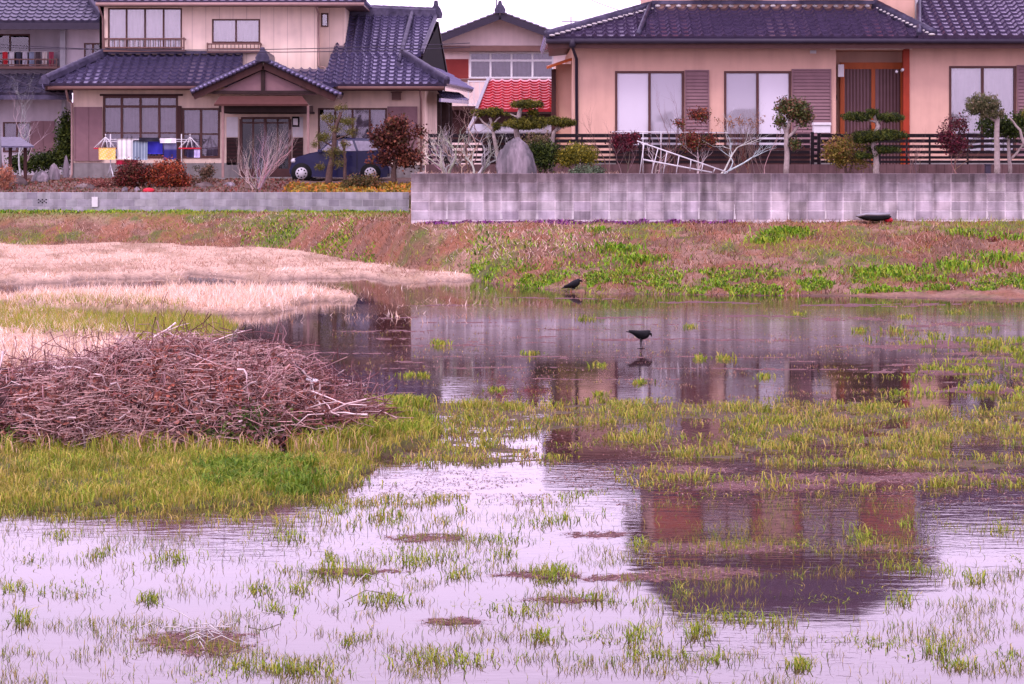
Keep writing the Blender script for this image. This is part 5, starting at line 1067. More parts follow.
n = 1300; xx = X(rgy.uniform(285, 411, n), 74.); yy = rgy.uniform(73.05, 75.2, n); zz = ground_z(xx, yy)
cc = np.array([(.45, .30, .04), (.35, .28, .06), (.2, .17, .04), (.5, .22, .05)])[rgy.integers(0, 4, n)]
tag(blades('yellow_ground_cover', xx, yy, zz, rgy.uniform(.05, .2, n), .07, .9, cc, seed=2), 'yellow leaved ground cover under the car along the low wall', 'ground cover', kind='stuff')
n = 5000; xx = X(rgy.uniform(-20, 300, n), 74.5); yy = rgy.uniform(73, 77.5, n); zz = ground_z(xx, yy); cc = np.array([(.22, .13, .10), (.30, .2, .15), (.12, .10, .05), (.25, .09, .07)])[rgy.integers(0, 4, n)]
tag(blades('garden_weeds', xx, yy, zz, rgy.uniform(.03, .14, n), .05, .9, cc, seed=3), 'dry low growth covering the garden behind the low wall', 'weeds', kind='stuff')

# ------------------------------------------------------------------ white ladder frame and pole behind the wall
ld = empty('ladder', P(683, 172, 54.6), 'white tubular ladder-like frame lying slanted behind the tall wall', 'ladder')
Dq_ = 54.6; k = MB(); k.tube([P(637, 141, Dq_), P(728, 172.5, Dq_)], .015, 8); k.brk(); k.tube([P(643, 159.5, Dq_+.1), P(712, 172.5, Dq_+.1)], .018, 8); k.build('rail', M['steel'], ld)
for a_, b_ in (((644, 143.5), (639.5, 175)), ((658, 148.5), (651, 175)), ((667, 151.5), (663, 175)), ((679, 156), (676, 175)), ((691, 160), (690, 171)), ((703, 164), (701, 173)), ((715, 168.5), (713, 173))):
    k = MB(); k.tube([P(*a_, Dq_-.04), P(*b_, Dq_+.02)], .012, 6); k.build('rung', M['steel'], ld)
sd = empty('pole_stand', P(643, 174, 55.6), 'white drying pole held level above the slat fence', 'laundry pole'); k = MB(); k.tube([P(612, 131.8, 55.6), P(728, 132.8, 55.6)], .013, 8); k.build('pole', M['steel'], sd)
for q_ in (643, 661): k = MB(); k.tube([P(q_, 176, 55.6), P(q_, 132, 55.6)], .012, 6); k.build('upright', M['steel'], sd)
k = MB(); k.box(X(985, 54.2), X(990, 54.2), 54.1, 54.25, 2.0, Z(165, 54.2)); k.box(X(984.4, 54.2), X(990.6, 54.2), 54.08, 54.27, Z(165, 54.2), Z(164, 54.2)); tag(k.build('garden_light', M['gutter']), 'small black box light on the wall top beside the straight trunk', 'garden light')
# overturned wheelbarrow tray at the foot of the tall wall
wb_ = empty('wheelbarrow_tray', P(872, 221, 52.6), 'dark pan with a pale rim leaning at the foot of the tall wall', 'wheelbarrow')
k = MB(); D_ = 52.7; rings = []
for i, (q_, hh_, yy_) in enumerate(((857.5, .5, 216.5), (862, 2.4, 217), (870, 3.8, 217.6), (880, 3.9, 217.6), (887, 2.6, 217), (889.5, 1, 216.5))): rings.append((P(q_, yy_, D_), (0, .28, 0), (0, 0, hh_*D_/F)))
k.loft(rings, 12); k.build('pan', M['rubber'], wb_)
k = MB(); k.tube([P(857, 216, D_-.29), P(866, 214.3, D_-.31), P(878, 214.6, D_-.31), P(890, 214, D_-.29)], .03, 6); k.tube([P(864, 213.5, D_), P(890, 213.6, D_)], .025, 6); k.build('rim', M['frame_grey'], wb_)
k = MB(); k.ball(P(888.5, 220, D_-.1), (.1, .1, .06)); k.build('reflector', M['redplastic'], wb_)

# ------------------------------------------------------------------ crows
def crow(feet_px, feet_py, label, body, head, beak, tail, legs):
    D_ = DW(feet_py); s_ = D_/F; t_ = empty('crow', P(feet_px, feet_py, D_), label, 'crow', 'crows in the flooded field'); m_ = MB()
    V_ = lambda q_: P(q_[0], q_[1], D_)
    rings = []
    for (a_, b_, hw, hh_) in tail+body+head:
        c_ = V_((a_, b_)); rings.append((c_, (0, hw*s_, 0), (0, 0, hh_*1.12*s_)))
    # smooth ring frames follow the spine
    out = []
    for i, (c_, a_, b_) in enumerate(rings):
        d_ = (rings[min(i+1, len(rings)-1)][0]-rings[max(0, i-1)][0]).normalized(); up = Vector((0, 1, 0)).cross(d_); up = up if up.z > 0 else -up
        out.append((c_, a_, up*Vector(b_).length))
    m_.loft(out, 14); o_ = m_.build('body', M['black'], t_); sb = o_.modifiers.new('s', 'SUBSURF'); sb.levels = 1; sb.render_levels = 1
    k_ = MB(); k_.tube([V_(beak[0]), V_(beak[1]), V_(beak[2])], [1.3*s_, .9*s_, .15*s_], 8); k_.build('beak', M['rubber'], t_)
    for dy_, pts in zip((-.03, .03), legs):
        k_ = MB(); pp = [V_(q_)+Vector((0, dy_, 0)) for q_ in pts]; k_.tube(pp, [1.0*s_, .45*s_]+[.4*s_]*(len(pp)-2), 6)
        for ang in (-.5, 0, .5, 3.1): k_.tube([pp[-1], pp[-1]+Vector((math.cos(ang)*.05, math.sin(ang)*.05, -.004))], .004, 4)
        k_.build('leg', M['black'], t_)
    for sy in (-1, 1):
        k_ = MB(); b1, b2, b3 = V_(body[0][:2]), V_(body[2][:2]), V_(tail[0][:2]); w_ = body[2][2]*s_
        k_.loft([(b2+Vector((.02, sy*w_*.75, .01)), (0, .008, 0), (0, 0, body[2][3]*s_*.6)), (b1.lerp(b2, .4)+Vector((0, sy*w_*.85, .01)), (0, .01, 0), (0, 0, body[1][3]*s_*.6)), (b3.lerp(b1, .35)+Vector((0, sy*w_*.3, .012)), (0, .004, 0), (0, 0, 1.0*s_))], 8); k_.build('wing', M['black'], t_)
    for sy in (-1, 1):
        k_ = MB(); hx = head[-2]; k_.ball(V_((hx[0]+.5, hx[1]-.6))+Vector((0, sy*hx[2]*s_*.93, 0)), .35*s_, 6, 4); k_.build('eye', M['hub'], t_)
crow(641, 348.5, 'black crow bent forward, wading in the middle of the water', [(635, 333.0, 2.2, 2.4), (639, 334.6, 3.9, 4.2), (643, 335.2, 4.2, 4.6), (646.5, 334, 3.2, 3.8)], [(648.5, 332.6, 2.2, 2.7), (650, 332.6, 2.0, 2.3), (651, 333.0, 1.0, 1.4)], [(650.5, 333.5), (651.3, 335), (651.4, 337)],
     [(625.5, 331.5, 2.2, .3), (629, 331.8, 2.0, .7), (632, 332.3, 1.8, 1.3)], [[(640.5, 338), (640, 343), (641, 348.2)], [(642.5, 338), (641.5, 343), (642.5, 348.6)]])
crow(574, 291.3, 'black crow standing upright on the far edge of the water', [(569, 285.8, 2.0, 2.2), (572, 285.2, 3.0, 3.3), (575, 283.8, 3.1, 3.6), (577.5, 282, 2.4, 3.0)], [(578.8, 280.6, 1.8, 2.2), (579.6, 280.0, 1.7, 1.9), (580.6, 280.4, .8, 1.0)], [(580.4, 280.5), (581.6, 281), (582.8, 281.8)],
     [(561, 288.4, 1.6, .3), (564, 287.6, 1.6, .7), (566.5, 286.8, 1.6, 1.3)], [[(573, 288), (573.4, 291)], [(574.5, 288), (574.8, 291.2)]])

# ------------------------------------------------------------------ brush pile
BD = 22.4
def pile_top(px): return np.interp(px, [-160, -80, 0, 60, 110, 160, 205, 260, 300, 335, 360, 385, 400], [420, 395, 372, 364, 352, 341, 343, 350, 362, 383, 402, 418, 430])
pw_px = 385
bp0 = empty('brush_pile', (X(150, BD), BD, 0), 'big tangled heap of cut branches and dead leaves on the left in the grass', 'brush pile')
rg = np.random.default_rng(12)
def pile_h(x, y):
    px = CX+F*x/BD; h0 = (428-pile_top(px))*BD/F; hw = 1.62*np.clip((400-px)/130, .15, 1)**.6; t_ = np.clip(1-((y-BD)/hw)**2, 0, 1)
    return np.maximum(0, h0)*t_**.42*(px < 398)*(.66+.42*fbm(px/30+7, (y-BD)*2.2, 93)+.24*fbm(px/9, (y-BD)*5, 95)), hw
gx, gy = np.meshgrid(np.linspace(X(-170, BD), X(396, BD), 130), np.linspace(BD-1.6, BD+1.6, 50)); gz, _ = pile_h(gx, gy); gz = gz*.86+fbm(gx*5, gy*5, 3)*.14*(gz > .05)-.02
i_ = np.arange(gx.size).reshape(gx.shape); Fq = np.stack([i_[:-1, :-1], i_[:-1, 1:], i_[1:, 1:], i_[1:, :-1]], -1).reshape(-1, 4)
M['core'] = mat('brush_core', (.03, .016, .016), .95, .5, 9, col2=(.09, .045, .045), amt=.6, bump=1, bscale=30)  # near-black colour puts shade into the gaps between the twigs
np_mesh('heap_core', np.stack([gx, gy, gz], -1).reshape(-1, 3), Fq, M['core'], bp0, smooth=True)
def twigs(n_, lmin, lmax, r0, r1, cols, seed, droop=.0, above=0., tilt=.25, flow=None, xr=(-165, 385), name='twigs'):
    rg_ = np.random.default_rng(seed); V = []; Fc = []; C = []; K = 5; ns = 4
    px = rg_.uniform(*xr, n_); x = X(px, BD); h0_, hw = pile_h(x, np.full(n_, BD)); y = BD+rg_.uniform(-1, .75, n_)*hw*.98; fz = rg_.uniform(.0, 1, n_); fr_ = rg_.random(n_) < .55; y = np.where(fr_, BD-hw*np.sqrt(1-fz**2.38), y); z = np.where(fr_, fz*h0_+.02, pile_h(x, y)[0]*rg_.uniform(.75, 1.0, n_)+above*rg_.random(n_))
    a = rg_.uniform(0, 2*np.pi, n_) if flow is None else rg_.normal(flow, .5, n_); el = rg_.normal(0, tilt, n_)*np.where(fr_, 2.2, 1.3)
    dirv = np.stack([np.cos(a)*np.cos(el), np.sin(a)*np.cos(el)*.8, np.sin(el)], -1); L = rg_.uniform(lmin, lmax, n_); R = rg_.uniform(r0, r1, n_)
    p = np.stack([x, y, z], -1)-dirv*L[:, None]*.5; cur = np.cumsum(np.concatenate([np.zeros((n_, 1, 3)), np.repeat(dirv[:, None], K, 1)*(L/K)[:, None, None]+rg_.normal(0, .1, (n_, K, 3))*(L/K)[:, None, None]*2.2], 1), 1)
    pts = p[:, None]+cur; tt = np.linspace(0, 1, K+1); pts[:, :, 2] -= droop*L[:, None]*(2*tt-1)[None]**2
    hs_ = pile_h(pts[..., 0], pts[..., 1])[0]; lim = np.maximum(hs_, z[:, None]*1.0)+.07+above*1.1; pts[..., 2] = np.clip(pts[..., 2], .0, lim)
    d_ = np.gradient(pts, axis=1); d_ /= np.linalg.norm(d_, axis=2, keepdims=True)+1e-9
    s1 = np.cross(d_, np.array([0, 0, 1.])); s1 /= np.linalg.norm(s1, axis=2, keepdims=True)+1e-6; s2 = np.cross(s1, d_)
    rr = R[:, None]*(1-.6*tt)[None]; ang = np.arange(ns)*2*np.pi/ns
    ring = pts[:, :, None]+(s1[:, :, None]*np.cos(ang)[None, None, :, None]+s2[:, :, None]*np.sin(ang)[None, None, :, None])*rr[:, :, None, None]
    V = ring.reshape(-1, 3); base = (np.arange(n_)*(K+1)*ns)[:, None, None]+(np.arange(K)*ns)[None, :, None]; k_ = np.arange(ns)[None, None, :]; k2 = (k_+1) % ns
    Fc = np.stack([base+k_, base+k2, base+ns+k2, base+ns+k_], -1).reshape(-1, 4)
    cc_ = np.array(cols)[rg_.integers(0, len(cols), n_)]*rg_.uniform(.7, 1.3, n_)[:, None]
    return np_mesh(name, V, Fc, M['twig'], bp0, col=np.repeat(cc_, (K+1)*ns, axis=0))
TW = [(.42, .25, .22), (.28, .14, .12), (.17, .08, .07), (.50, .33, .30), (.10, .05, .045), (.33, .2, .19), (.24, .10, .07)]
twigs(7000, .12, .5, .0015, .0045, TW+[(.30, .10, .08), (.2, .06, .05)], 1, tilt=.4, name='fine_twigs'); twigs(1500, .3, .9, .003, .0065, TW+[(.5, .38, .36)], 2, tilt=.25, name='branches')
twigs(2200, .3, .8, .002, .0035, [(.55, .40, .36), (.46, .32, .28)], 3, flow=.9, tilt=.5, xr=(60, 300), name='dry_stems')
twigs(130, .3, .9, .006, .012, [(.60, .50, .47), (.5, .4, .38)], 4, above=.05, tilt=.35, xr=(-165, 355), name='pale_branches'); twigs(1500, .2, .6, .0025, .005, [(.12, .05, .05), (.2, .10, .10), (.4, .25, .25)], 5, above=.22, tilt=1.0, name='upright_twigs')
def scatter_leaves(n_, xr, yr, size, cols, seed, name, clump=None, zr=(.85, 1.03)):
    rg_ = np.random.default_rng(seed)
    if clump is not None:
        ci = rg_.integers(0, len(clump), n_); px = np.array([c_[0] for c_ in clump])[ci]+rg_.normal(0, 1, n_)*np.array([c_[2] for c_ in clump])[ci]; fy = np.array([c_[1] for c_ in clump])[ci]+rg_.normal(0, .1, n_)
    else: px = rg_.uniform(*xr, n_); fy = rg_.uniform(*yr, n_)
    x = X(px, BD); h0_, hw = pile_h(x, np.full(n_, BD)); fz = np.clip(fy+0, .02, 1.); y = BD-hw*np.sqrt(1-fz**2.38)-.09*rg_.random(n_); z = fz*h0_+.05
    V = leafcloud(np.stack([x, y, z], -1), size, rg_, .7); cc_ = np.array(cols)[rg_.integers(0, len(cols), n_)]*rg_.uniform(.7, 1.3, n_)[:, None]
    np_mesh(name, V.reshape(-1, 3), np.arange(n_*4).reshape(-1, 4), M['leaf'], bp0, col=np.repeat(cc_, 4, axis=0))
scatter_leaves(3400, (-165, 380), (0, 1), .055, [(.22, .10, .075), (.32, .14, .10), (.14, .07, .06), (.38, .24, .2)], 6, 'dead_leaves')
scatter_leaves(1500, None, None, .04, [(.34, .12, .08), (.22, .07, .05), (.42, .2, .14), (.14, .05, .04)], 7, 'rusty_leaves', clump=[(225, .72, 8), (240, .68, 7), (212, .78, 6), (12, .5, 7), (125, .9, 8), (250, .6, 6), (165, .85, 9), (60, .75, 8), (190, .5, 7)], zr=(.95, 1.08))
scatter_leaves(1500, None, None, .04, [(.08, .13, .03), (.13, .19, .04), (.05, .08, .02)], 8, 'green_weeds', clump=[(300, .22, 16), (275, .3, 12), (330, .2, 12), (240, .1, 12), (40, .12, 12)])
k = MB(); k.slab([P(306, 379.5, BD-.6), P(317, 381.4, BD-.6), P(317, 382.8, BD-.6), P(306, 381, BD-.6)], (0, .1, .01)); k.build('white_board', M['white'], bp0)
k = MB(); k.ball(P(82, 444, BD-1.45)+Vector((0, 0, .04)), (.06, .05, .05), 9, 6, .2, 3); k.ball(P(75, 441, BD-1.4)+Vector((0, 0, .04)), (.05, .04, .06), 9, 6, .25, 5); k.build('plastic_scrap', M['white'], bp0)

# ------------------------------------------------------------------ grass of the field
GC = np.array([(.20, .29, .03), (.28, .36, .04), (.35, .37, .055), (.13, .20, .022), (.40, .35, .09)])
GO = np.array([(.33, .30, .05), (.40, .34, .08), (.25, .27, .04), (.45, .36, .13)])
DC0 = np.array([(.30, .16, .12), (.42, .28, .2), (.18, .1, .07)])
ST = np.array([(.76, .60, .47), (.84, .71, .62), (.62, .44, .30), (.50, .32, .22)])
def sample(n, x0, x1, y0, y1, dens, seed):
    rg_ = np.random.default_rng(seed); px = rg_.uniform(x0, x1, n); py = rg_.uniform(y0, y1, n); k_ = rg_.random(n) < dens(px, py); px, py = px[k_], py[k_]; D_ = DW(py); return (px-CX)*D_/F, D_, px, py
def tufts(n, x0, x1, y0, y1, dens, per, spread, seed):
    """clumps: per blades round each accepted centre"""
    x, y, px, py = sample(n, x0, x1, y0, y1, dens, seed); rg_ = np.random.default_rng(seed+99); m_ = len(x); s_ = spread*rg_.uniform(.5, 1.5, m_)
    k_ = rg_.integers(max(1, per//3), per*2, m_); X_ = np.repeat(x, k_)+rg_.normal(0, 1, k_.sum())*np.repeat(s_, k_); Y_ = np.repeat(y, k_)+rg_.normal(0, 1, k_.sum())*np.repeat(s_, k_)
    return X_, Y_, np.repeat(rg_.uniform(.6, 1.3, m_), k_)
def pal(P_, n, seed, lo=.75, hi=1.25, w_=None):
    rg_ = np.random.default_rng(seed); return P_[rg_.choice(len(P_), n, p=w_)]*rg_.uniform(lo, hi, n)[:, None]
def put(name, x, y, h_, w_, lean, cols, label, seed, seg=2, cat='grass', minz=-.03, matl=None):
    z = np.maximum(ground_z(x, y), minz); return tag(blades(name, x, y, z, h_, w_, lean, cols, seed=seed, seg=seg, matl=matl), label, cat, kind='stuff')
U = lambda n, a_, b_, s_: np.random.default_rng(s_).uniform(a_, b_, n)
# dense grass of the mound round the pile
x, y, px, py = sample(110000, -170, 480, 405, 530, lambda a_, b_: sstep(.0, .3, zones(a_, b_)['mound'])*(.35+.65*sstep(.35, .6, fbm(a_/30, b_/8, 61))), 101)
keep = (pile_h(x, y)[0] < .02) & ~((px < 375) & (py < 446+(fbm(px/15, py/5, 99)-.5)*9)); x, y, px, py = x[keep], y[keep], px[keep], py[keep]; n = len(x)
yel = sstep(.42, .6, fbm(px/60, py/14, 71)); cm = np.where((np.random.default_rng(5).random(n) < .35+.5*yel)[:, None], pal(GO, n, 3), pal(GC, n, 4))
hh_ = U(n, .03, .13, 6)*(.45+1.1*fbm(px/22, py/7, 62)); cm = cm*(.55+.85*fbm(px/18, py/4, 73))[:, None]; put('meadow_grass', x, y, hh_, .0065, .7, cm, 'thick yellow green grass around the brush pile', 7)
x, y, px, py = sample(9000, -160, 380, 440, 458, lambda a_, b_: .9*sstep(.42, .6, fbm(a_/14, b_/9, 70)), 135); n = len(x); put('meadow_grass', x, y, U(n, .06, .26, 136), .008, .6, pal(np.vstack([GC, GO, ST[2:]]), n, 137), 'uneven taller grass growing up against the foot of the brush pile', 138, minz=0)
x, y, px, py = sample(26000, -80, 470, 496, 540, lambda a_, b_: .75*sstep(.40, .62, fbm(a_/26, b_/6, 68))*(1-sstep(505, 536, b_)), 131); n = len(x); put('meadow_grass', x, y, U(n, .03, .13, 132), .006, .7, pal(np.vstack([GC, GO]), n, 133), 'ragged grass thinning into the water below the brush pile', 134)
x, y, s_ = tufts(46, 210, 310, 468, 499, lambda a_, b_: np.ones_like(a_)*.9, 60, .12, 111); put('dark_grass_tuft', x, y, U(len(x), .05, .17, 8), .012, .8, pal(np.array([(.10, .19, .02), (.16, .26, .03), (.22, .30, .04)]), len(x), 9), 'darker green grass patch below the brush pile', 10)
# middle band
x, y, px, py = sample(90000, 300, 1120, 394, 520, lambda a_, b_: np.clip(zones(a_, b_)['mid']*(.12+.9*sstep(.45, .68, fbm(a_/24, b_/5, 63)))*.8, 0, 1), 102); n = len(x)
g1 = fbm(px/50, py/9, 72); cm = np.where((np.random.default_rng(15).random(n) < .25+.6*sstep(.4, .6, g1))[:, None], pal(GO, n, 13), pal(GC, n, 14)); cm = np.where((np.random.default_rng(18).random(n) < .22)[:, None], pal(DC0, n, 19), cm); put('marsh_grass', x, y, U(n, .02, .085, 16)*(.5+1.*fbm(px/24, py/5, 63)), .0075, .8, cm*(.5+.95*fbm(px/20, py/3.2, 74))[:, None], 'patchy yellow green grass across the middle of the flooded field', 17)
x, y, px, py = sample(60000, 300, 1120, 396, 505, lambda a_, b_: .8*sstep(.42, .6, fbm(a_/45, b_/4, 67))*sstep(300, 400, a_), 109); n = len(x); flat = np.random.default_rng(16).normal(0, .6, n)+np.pi*np.random.default_rng(17).integers(0, 2, n); z = np.maximum(ground_z(x, y), 0)+.004
tag(blades('dead_stalks', x, y, z, U(n, .004, .022, 57), .007, 5., pal(np.array([(.30, .15, .13), (.20, .10, .09), (.42, .27, .24), (.12, .07, .05)]), n, 58), seed=59, seg=2, flat=flat), 'reddish dead stalks lying between the grass of the middle band', 'straw', kind='stuff')
x, y, s_ = tufts(420, 330, 1120, 396, 505, lambda a_, b_: zones(a_, b_)['mid']*.9, 55, .10, 112); put('marsh_grass', x, y, U(len(x), .03, .14, 18)*s_, .008, 1., pal(np.vstack([GC, GO]), len(x), 19), 'taller green tufts standing in the middle grass band', 20)
x, y, s_ = tufts(220, 330, 420, 400, 445, lambda a_, b_: np.ones_like(a_)*.9, 50, .08, 113); put('marsh_grass', x, y, U(len(x), .06, .16, 21)*s_, .011, .6, pal(GC, len(x), 22), 'bright grass at the right foot of the brush pile', 23)
# right side and water edge tufts
x, y, s_ = tufts(420, 840, 1120, 322, 405, lambda a_, b_: zones(a_, b_)['rgt']*.7, 26, .12, 114); put('marsh_grass', x, y, U(len(x), .04, .13, 24)*s_, .014, .6, pal(GC, len(x), 25), 'green tufts in the shallow water near the right edge', 26)
pts = [(410, 376, 22), (423, 376, 8), (585, 319, 10), (690, 327, 8), (700, 359, 6), (725, 359, 12), (600, 366, 10), (497, 390, 12), (860, 331, 9), (905, 317, 12), (955, 312, 14), (600, 395, 10), (985, 330, 20), (530, 354, 14), (640, 383, 9), (800, 314, 10), (440, 345, 12), (765, 377, 10)]
xs, ys = [], []; rg_ = np.random.default_rng(77)
for a_, b_, w_ in pts:
    k_ = 90; qx = a_+rg_.normal(0, w_*.42, k_); qy = b_+rg_.normal(0, 1.0, k_); D_ = DW(qy); xs.append((qx-CX)*D_/F); ys.append(D_)
xs = np.concatenate(xs); ys = np.concatenate(ys); put('water_grass', xs, ys, U(len(xs), .03, .12, 27), .014, .5, pal(GC, len(xs), 28), 'small bright tufts poking from the open water', 29)
# foreground: stray blades and tufts in the bright water
x, y, px, py = sample(120000, -60, 1090, 496, 760, lambda a_, b_: .05+.95*sstep(.46, .70, fbm(a_/60, b_/11, 64))**1.2, 103); n = len(x); put('water_grass', x, y, U(n, .025, .10, 31), .0038, .4, pal(np.vstack([GC, GO]), n, 32, .6, 1.), 'stray thin grass blades rising from the bright foreground water', 33)
FT = [(330, 575, 40), (500, 540, 50), (420, 560, 45), (610, 600, 40), (70, 590, 45), (170, 560, 40), (740, 620, 45), (920, 570, 40), (660, 655, 40), (450, 660, 45), (560, 520, 50), (820, 600, 45), (253, 536, 14), (290, 537, 22), (157, 503, 14), (412, 575, 13), (300, 590, 12), (260, 590, 20), (275, 610, 16), (380, 600, 24), (400, 545, 40), (440, 498, 50), (480, 605, 26), (640, 637, 26), (700, 632, 18), (545, 577, 20), (560, 575, 14), (865, 535, 24), (862, 541, 16), (955, 530, 14), (790, 575, 26), (735, 542, 14), (800, 545, 14), (860, 590, 26),
      (540, 637, 18), (260, 655, 16), (240, 665, 22), (130, 628, 12), (15, 590, 20), (20, 620, 14), (60, 535, 20), (300, 670, 50), (210, 678, 30), (130, 655, 12), (590, 637, 26), (850, 640, 40), (880, 645, 30), (905, 655, 14), (940, 650, 18), (1010, 655, 14), (800, 665, 14), (960, 665, 14), (905, 525, 18), (1000, 530, 16), (20, 510, 20), (340, 510, 24),
      (520, 612, 30), (390, 520, 26), (370, 553, 16), (545, 525, 18), (575, 495, 30), (680, 590, 12), (610, 640, 18), (480, 560, 22), (350, 640, 18), (585, 665, 12), (1015, 560, 12), (900, 600, 14), (975, 580, 14), (460, 575, 16), (100, 555, 16), (30, 560, 12), (330, 560, 10), (715, 660, 14), (150, 600, 12), (640, 545, 14), (505, 555, 14), (365, 575, 12)]
xs, ys, ss = [], [], []
for i, (a_, b_, w_) in enumerate(FT):
    k_ = int(60+w_*5*rg_.uniform(.6, 1.5)); sk = rg_.uniform(-.12, .12); qx = a_+rg_.normal(0, w_*rg_.uniform(.35, .65), k_); qy = b_+sk*(qx-a_)+rg_.normal(0, rg_.uniform(2, 5), k_); D_ = DW(qy); xs.append((qx-CX)*D_/F); ys.append(D_); ss.append(np.full(k_, rg_.uniform(.6, 1.25)))
xs = np.concatenate(xs); ys = np.concatenate(ys); ss = np.concatenate(ss); put('foreground_grass', xs, ys, U(len(xs), .025, .12, 34)*ss, .006, .9, pal(GC, len(xs), 35, w_=[.28, .3, .2, .12, .1]), 'green grass tufts standing in the bright foreground water', 36)
x, y, px, py = sample(70000, -60, 1090, 500, 720, lambda a_, b_: .55*sstep(.48, .66, fbm(a_/55, b_/6, 69)), 141); n = len(x); flat = np.random.default_rng(142).normal(0, .5, n)+np.pi*np.random.default_rng(143).integers(0, 2, n)
tag(blades('floating_debris', x, y, np.full(n, .006), U(n, .002, .012, 144), .0045, 4., pal(np.array([(.22, .11, .10), (.14, .07, .06), (.34, .2, .16)]), n, 145), seed=146, seg=1, flat=flat), 'brown bits of stalk floating on the bright foreground water', 'debris', kind='stuff')
# straw: lying and standing
x, y, px, py = sample(150000, -170, 620, 243, 410, lambda a_, b_: np.clip(zones(a_, b_)['straw']+.16*(b_ > 266)*(b_ < 324)*(a_ < 500)*sstep(.4, .6, fbm(a_/40, b_/3, 96)), 0, 1)*(.45+.55*sstep(.3, .5, fbm(a_/20, b_/2.5, 92))), 104); n = len(x); bnd = sstep(.42, .62, fbm(px/130, py/4.5, 91)); put('straw', x, y, U(n, .04, .15, 41), .018, 1.6, pal(ST, n, 42, .8, 1.15, [.35, .3, .2, .15])*(1-.5*bnd[:, None]*np.array([.8, .95, 1.]))*(.72+.5*fbm(px/16, py/1.8, 94))[:, None], 'pale pinkish dry straw covering the field on the left', 43, 1, 'straw')
x, y, px, py = sample(16000, -60, 330, 292, 322, lambda a_, b_: zones(a_, b_)['isl'], 105); n = len(x); put('straw', x, y, U(n, .07, .2, 44), .014, .7, pal(ST[:3], n, 45), 'upright straw stubble on the island beyond the brush pile', 46, 1, 'straw')
x, y, px, py = sample(26000, -60, 260, 305, 352, lambda a_, b_: zones(a_, b_)['g_left'], 106); n = len(x); put('olive_grass', x, y, U(n, .05, .17, 47), .011, .6, pal(np.vstack([GO, GC[:2]]), n, 48), 'olive green grass patch beyond the brush pile', 49, 1)
# mats of dead stalks in the water
for a_, nm in (((lambda p_, q_: zones(p_, q_)['mats']), 'mats'),):
    x, y, px, py = sample(330000, -60, 1090, 455, 700, a_, 107); n = len(x); flat = np.random.default_rng(6).normal(0, .5, n)+np.pi*np.random.default_rng(7).integers(0, 2, n); z = np.maximum(ground_z(x, y), 0)+.004
    tag(blades('dead_stalks', x, y, z, U(n, .004, .02, 51), .006, 6., pal(np.array([(.24, .12, .11), (.34, .19, .17), (.13, .065, .06), (.5, .36, .33)]), n, 52), seed=53, seg=2, flat=flat), 'mats of reddish dead stalks lying in the foreground water', 'straw', kind='stuff')
x, y, px, py = sample(120000, 330, 1100, 293, 398, lambda a_, b_: .9*sstep(.47, .66, fbm(a_/60, b_/3.2, 151))*(.35+.65*sstep(600, 900, a_)+.5*(b_ < 312)), 152); n = len(x); g_ = np.random.default_rng(153).random(n) < .35; cm = pal(DC0, n, 154); cm[g_] = pal(GO, int(g_.sum()), 155)
put('pond_stubble', x, y, U(n, .006, .045, 156), .013, 1.6, cm, 'brown and olive stubble poking from the shallow pond', 157, 1, minz=0)
x, y, px, py = sample(140000, 330, 1100, 296, 400, lambda p_, q_: zones(p_, q_)['line']*.9, 108); n = len(x); z = np.maximum(ground_z(x, y), 0)+.004
tag(blades('dead_stalks', x, y, z, U(n, .006, .03, 54), .012, 3., pal(np.array([(.34, .2, .17), (.48, .32, .27), (.24, .13, .12), (.2, .18, .07)]), n, 55), seed=56, seg=1), 'thin lines of dead stalks floating on the open water', 'straw', kind='stuff')
# bank: dry grass, weeds
def bank_pts(n, px0, px1, D0, D1, dens, seed):
    rg_ = np.random.default_rng(seed); px = rg_.uniform(px0, px1, n); D_ = rg_.uniform(D0, D1, n); zb, t_ = bank(px, D_); k_ = (t_ > .004) & (rg_.random(n) < dens(px, D_, t_)) & ~((px > 408) & (D_ > 53.2)); return (px[k_]-CX)*D_[k_]/F, D_[k_], px[k_], t_[k_]
x, y, px, t_ = bank_pts(150000, -160, 1180, 43, 72.4, lambda p_, d_, t_: np.ones_like(p_), 121); n = len(x); v = fbm(x*.8, y*.5, 41); v2 = bmix(x, y)
DC = np.array([(.32, .20, .12), (.20, .10, .06), (.50, .35, .26), (.10, .05, .04), (.30, .12, .045), (.18, .15, .045)]); cm = pal(DC, n, 61); gk = np.random.default_rng(9).random(n) < sstep(.46, .62, v2)*.75; cm[gk] = pal(GC[:3], int(gk.sum()), 62)
put('bank_grass', x, y, U(n, .03, .15, 63)*(.5+fbm(x*.8, y*.6, 64)), .02, 1.0, cm, 'dry reddish grass covering the bank below the walls', 64, 1)
x, y, px, t_ = bank_pts(130000, 470, 1180, 43, 50, lambda p_, d_, t_: np.clip(np.exp(-((t_-.15)/.12)**2)*sstep(.43, .58, fbm(p_/24, d_*1.6, 81)+.05*(p_ < 860)-.05*(p_ < 540))*~((np.abs(p_-574) < 13) & (d_ < 45.6)), 0, 1), 122); n = len(x)
LV = np.array([(.15, .31, .02), (.24, .42, .03), (.08, .16, .015), (.34, .40, .05)]); put('leafy_weeds', x, y, U(n, .03, .17, 65)*(.3+fbm(px/20, y, 82)), .026, 1.1, pal(LV, n, 66), 'bright green leafy weeds along the far water edge', 67, 2, 'weeds')
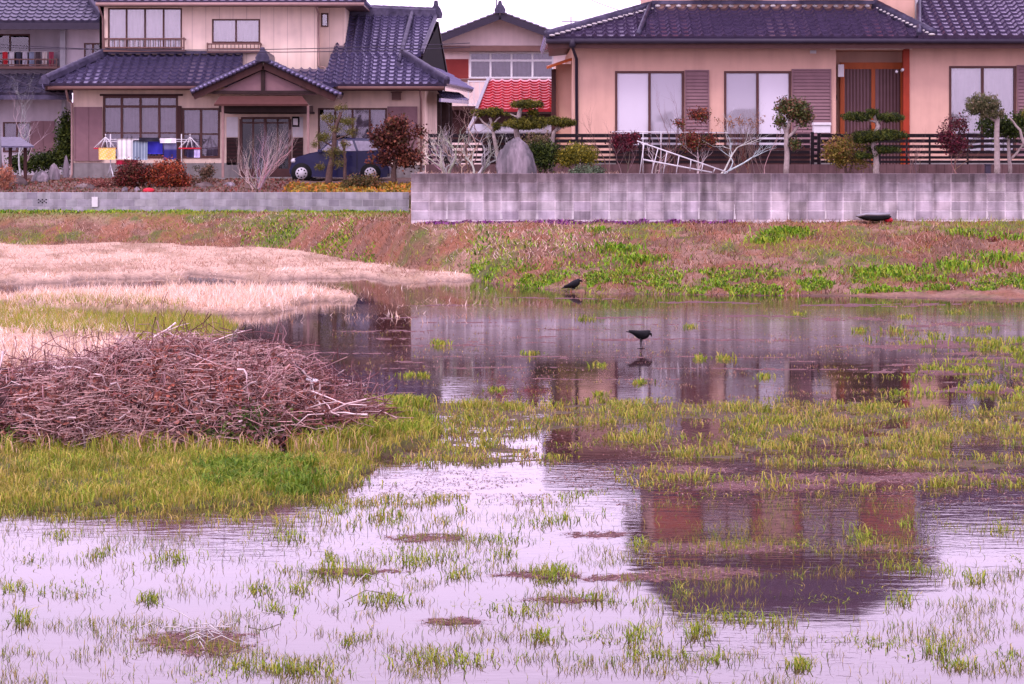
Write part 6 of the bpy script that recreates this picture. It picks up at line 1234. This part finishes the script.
x, y, px, t_ = bank_pts(60000, 240, 640, 45, 66, lambda p_, d_, t_: np.clip(sstep(.42, .56, fbm(p_/45, d_*.35, 83))*(.15+np.exp(-((p_-330)/70)**2)+.6*np.exp(-((p_-430)/60)**2))*np.exp(-((t_-.45)/.4)**2), 0, 1), 123); n = len(x); put('leafy_weeds', x, y, U(n, .04, .15, 68), .03, 1., pal(LV, n, 69), 'green weed patches on the bank left of the tall wall', 70, 2, 'weeds')
xs, ys = [], []
for a_, D_, w_, k_ in ((782, 50.2, .26, 420), (790, 50.6, .28, 500), (768, 49.3, .2, 320), (962, 50.2, .2, 150), (1012, 49.5, .3, 260), (1000, 46.5, .4, 400), (958, 45.6, .35, 400), (884, 45.3, .35, 400), (640, 47.2, .3, 400), (618, 48.3, .25, 300), (598, 51, .15, 120)):
    xs.append((a_-CX)*D_/F+rg_.normal(0, w_, k_)); ys.append(D_+rg_.normal(0, w_*.8, k_))
xs = np.concatenate(xs); ys = np.concatenate(ys); ys = np.minimum(ys, 52.9); put('leafy_weeds', xs, ys, U(len(xs), .06, .24, 71), .026, .9, pal(LV, len(xs), 72), 'separate bushy weeds growing on the bank', 73, 2, 'weeds')
n = 9000; rq = np.random.default_rng(8); px = rq.uniform(-150, 408, n); y = rq.uniform(69.5, 72.55, n); x = (px-CX)*y/F; k_ = rq.random(n) < sstep(.36, .52, fbm(px/30, y, 84)); x, y = x[k_], y[k_]; put('wall_foot_grass', x, y, U(len(x), .05, .18, 74), .04, .6, pal(LV, len(x), 75), 'green grass strip along the foot of the low wall', 76, 2)
n = 5000; px = rq.uniform(414, 735, n); y = rq.uniform(52.75, 53.25, n); x = (px-CX)*y/F; put('purple_flowers', x, y, U(n, .03, .11, 77)*(.4+fbm(px/14, y, 85)), .035, .6, pal(np.array([(.24, .07, .24), (.32, .10, .32), (.14, .08, .12)]), n, 78), 'purple flowering ground cover along the foot of the tall wall', 79, 2, 'flowers')
bare('dry_weed', (993, 249), 49.0, 'dark red dry weed on the bank at right', [(.2, .05, .05), (.14, .04, .04)], 10, 8, 81, .012, leaves=([(993, 243, 13, 10)], [(.2, .05, .05), (.12, .03, .03)], 240, .05), cat='weed')
# long stray stalks
k = MB(); k.tube([(X(345, 14.) , 14.0, .02), (X(365, 14.4), 14.5, .05), (X(235, 13.6)+.9, 14.2, .03)], .003, 5)
rs_ = random.Random(3)
for i in range(26):
    px_ = rs_.gauss(205, 22); py_ = rs_.gauss(640, 7); D_ = DW(py_); p0 = P(px_, py_, D_)+Vector((0, 0, .02)); a_ = rs_.uniform(0, 6.28); l__ = rs_.uniform(.08, .24)
    k.tube([p0, p0+Vector((math.cos(a_)*l__*.5, math.sin(a_)*l__*.5, rs_.uniform(.01, .06))), p0+Vector((math.cos(a_)*l__, math.sin(a_)*l__, rs_.uniform(0, .05)))], .0028, 4)
k.cur = (1, 1, 1); tag(k.build('pale_stalks', M['mortar']), 'loose pale dry stalks on the brown mat in the foreground', 'stalks', kind='stuff')
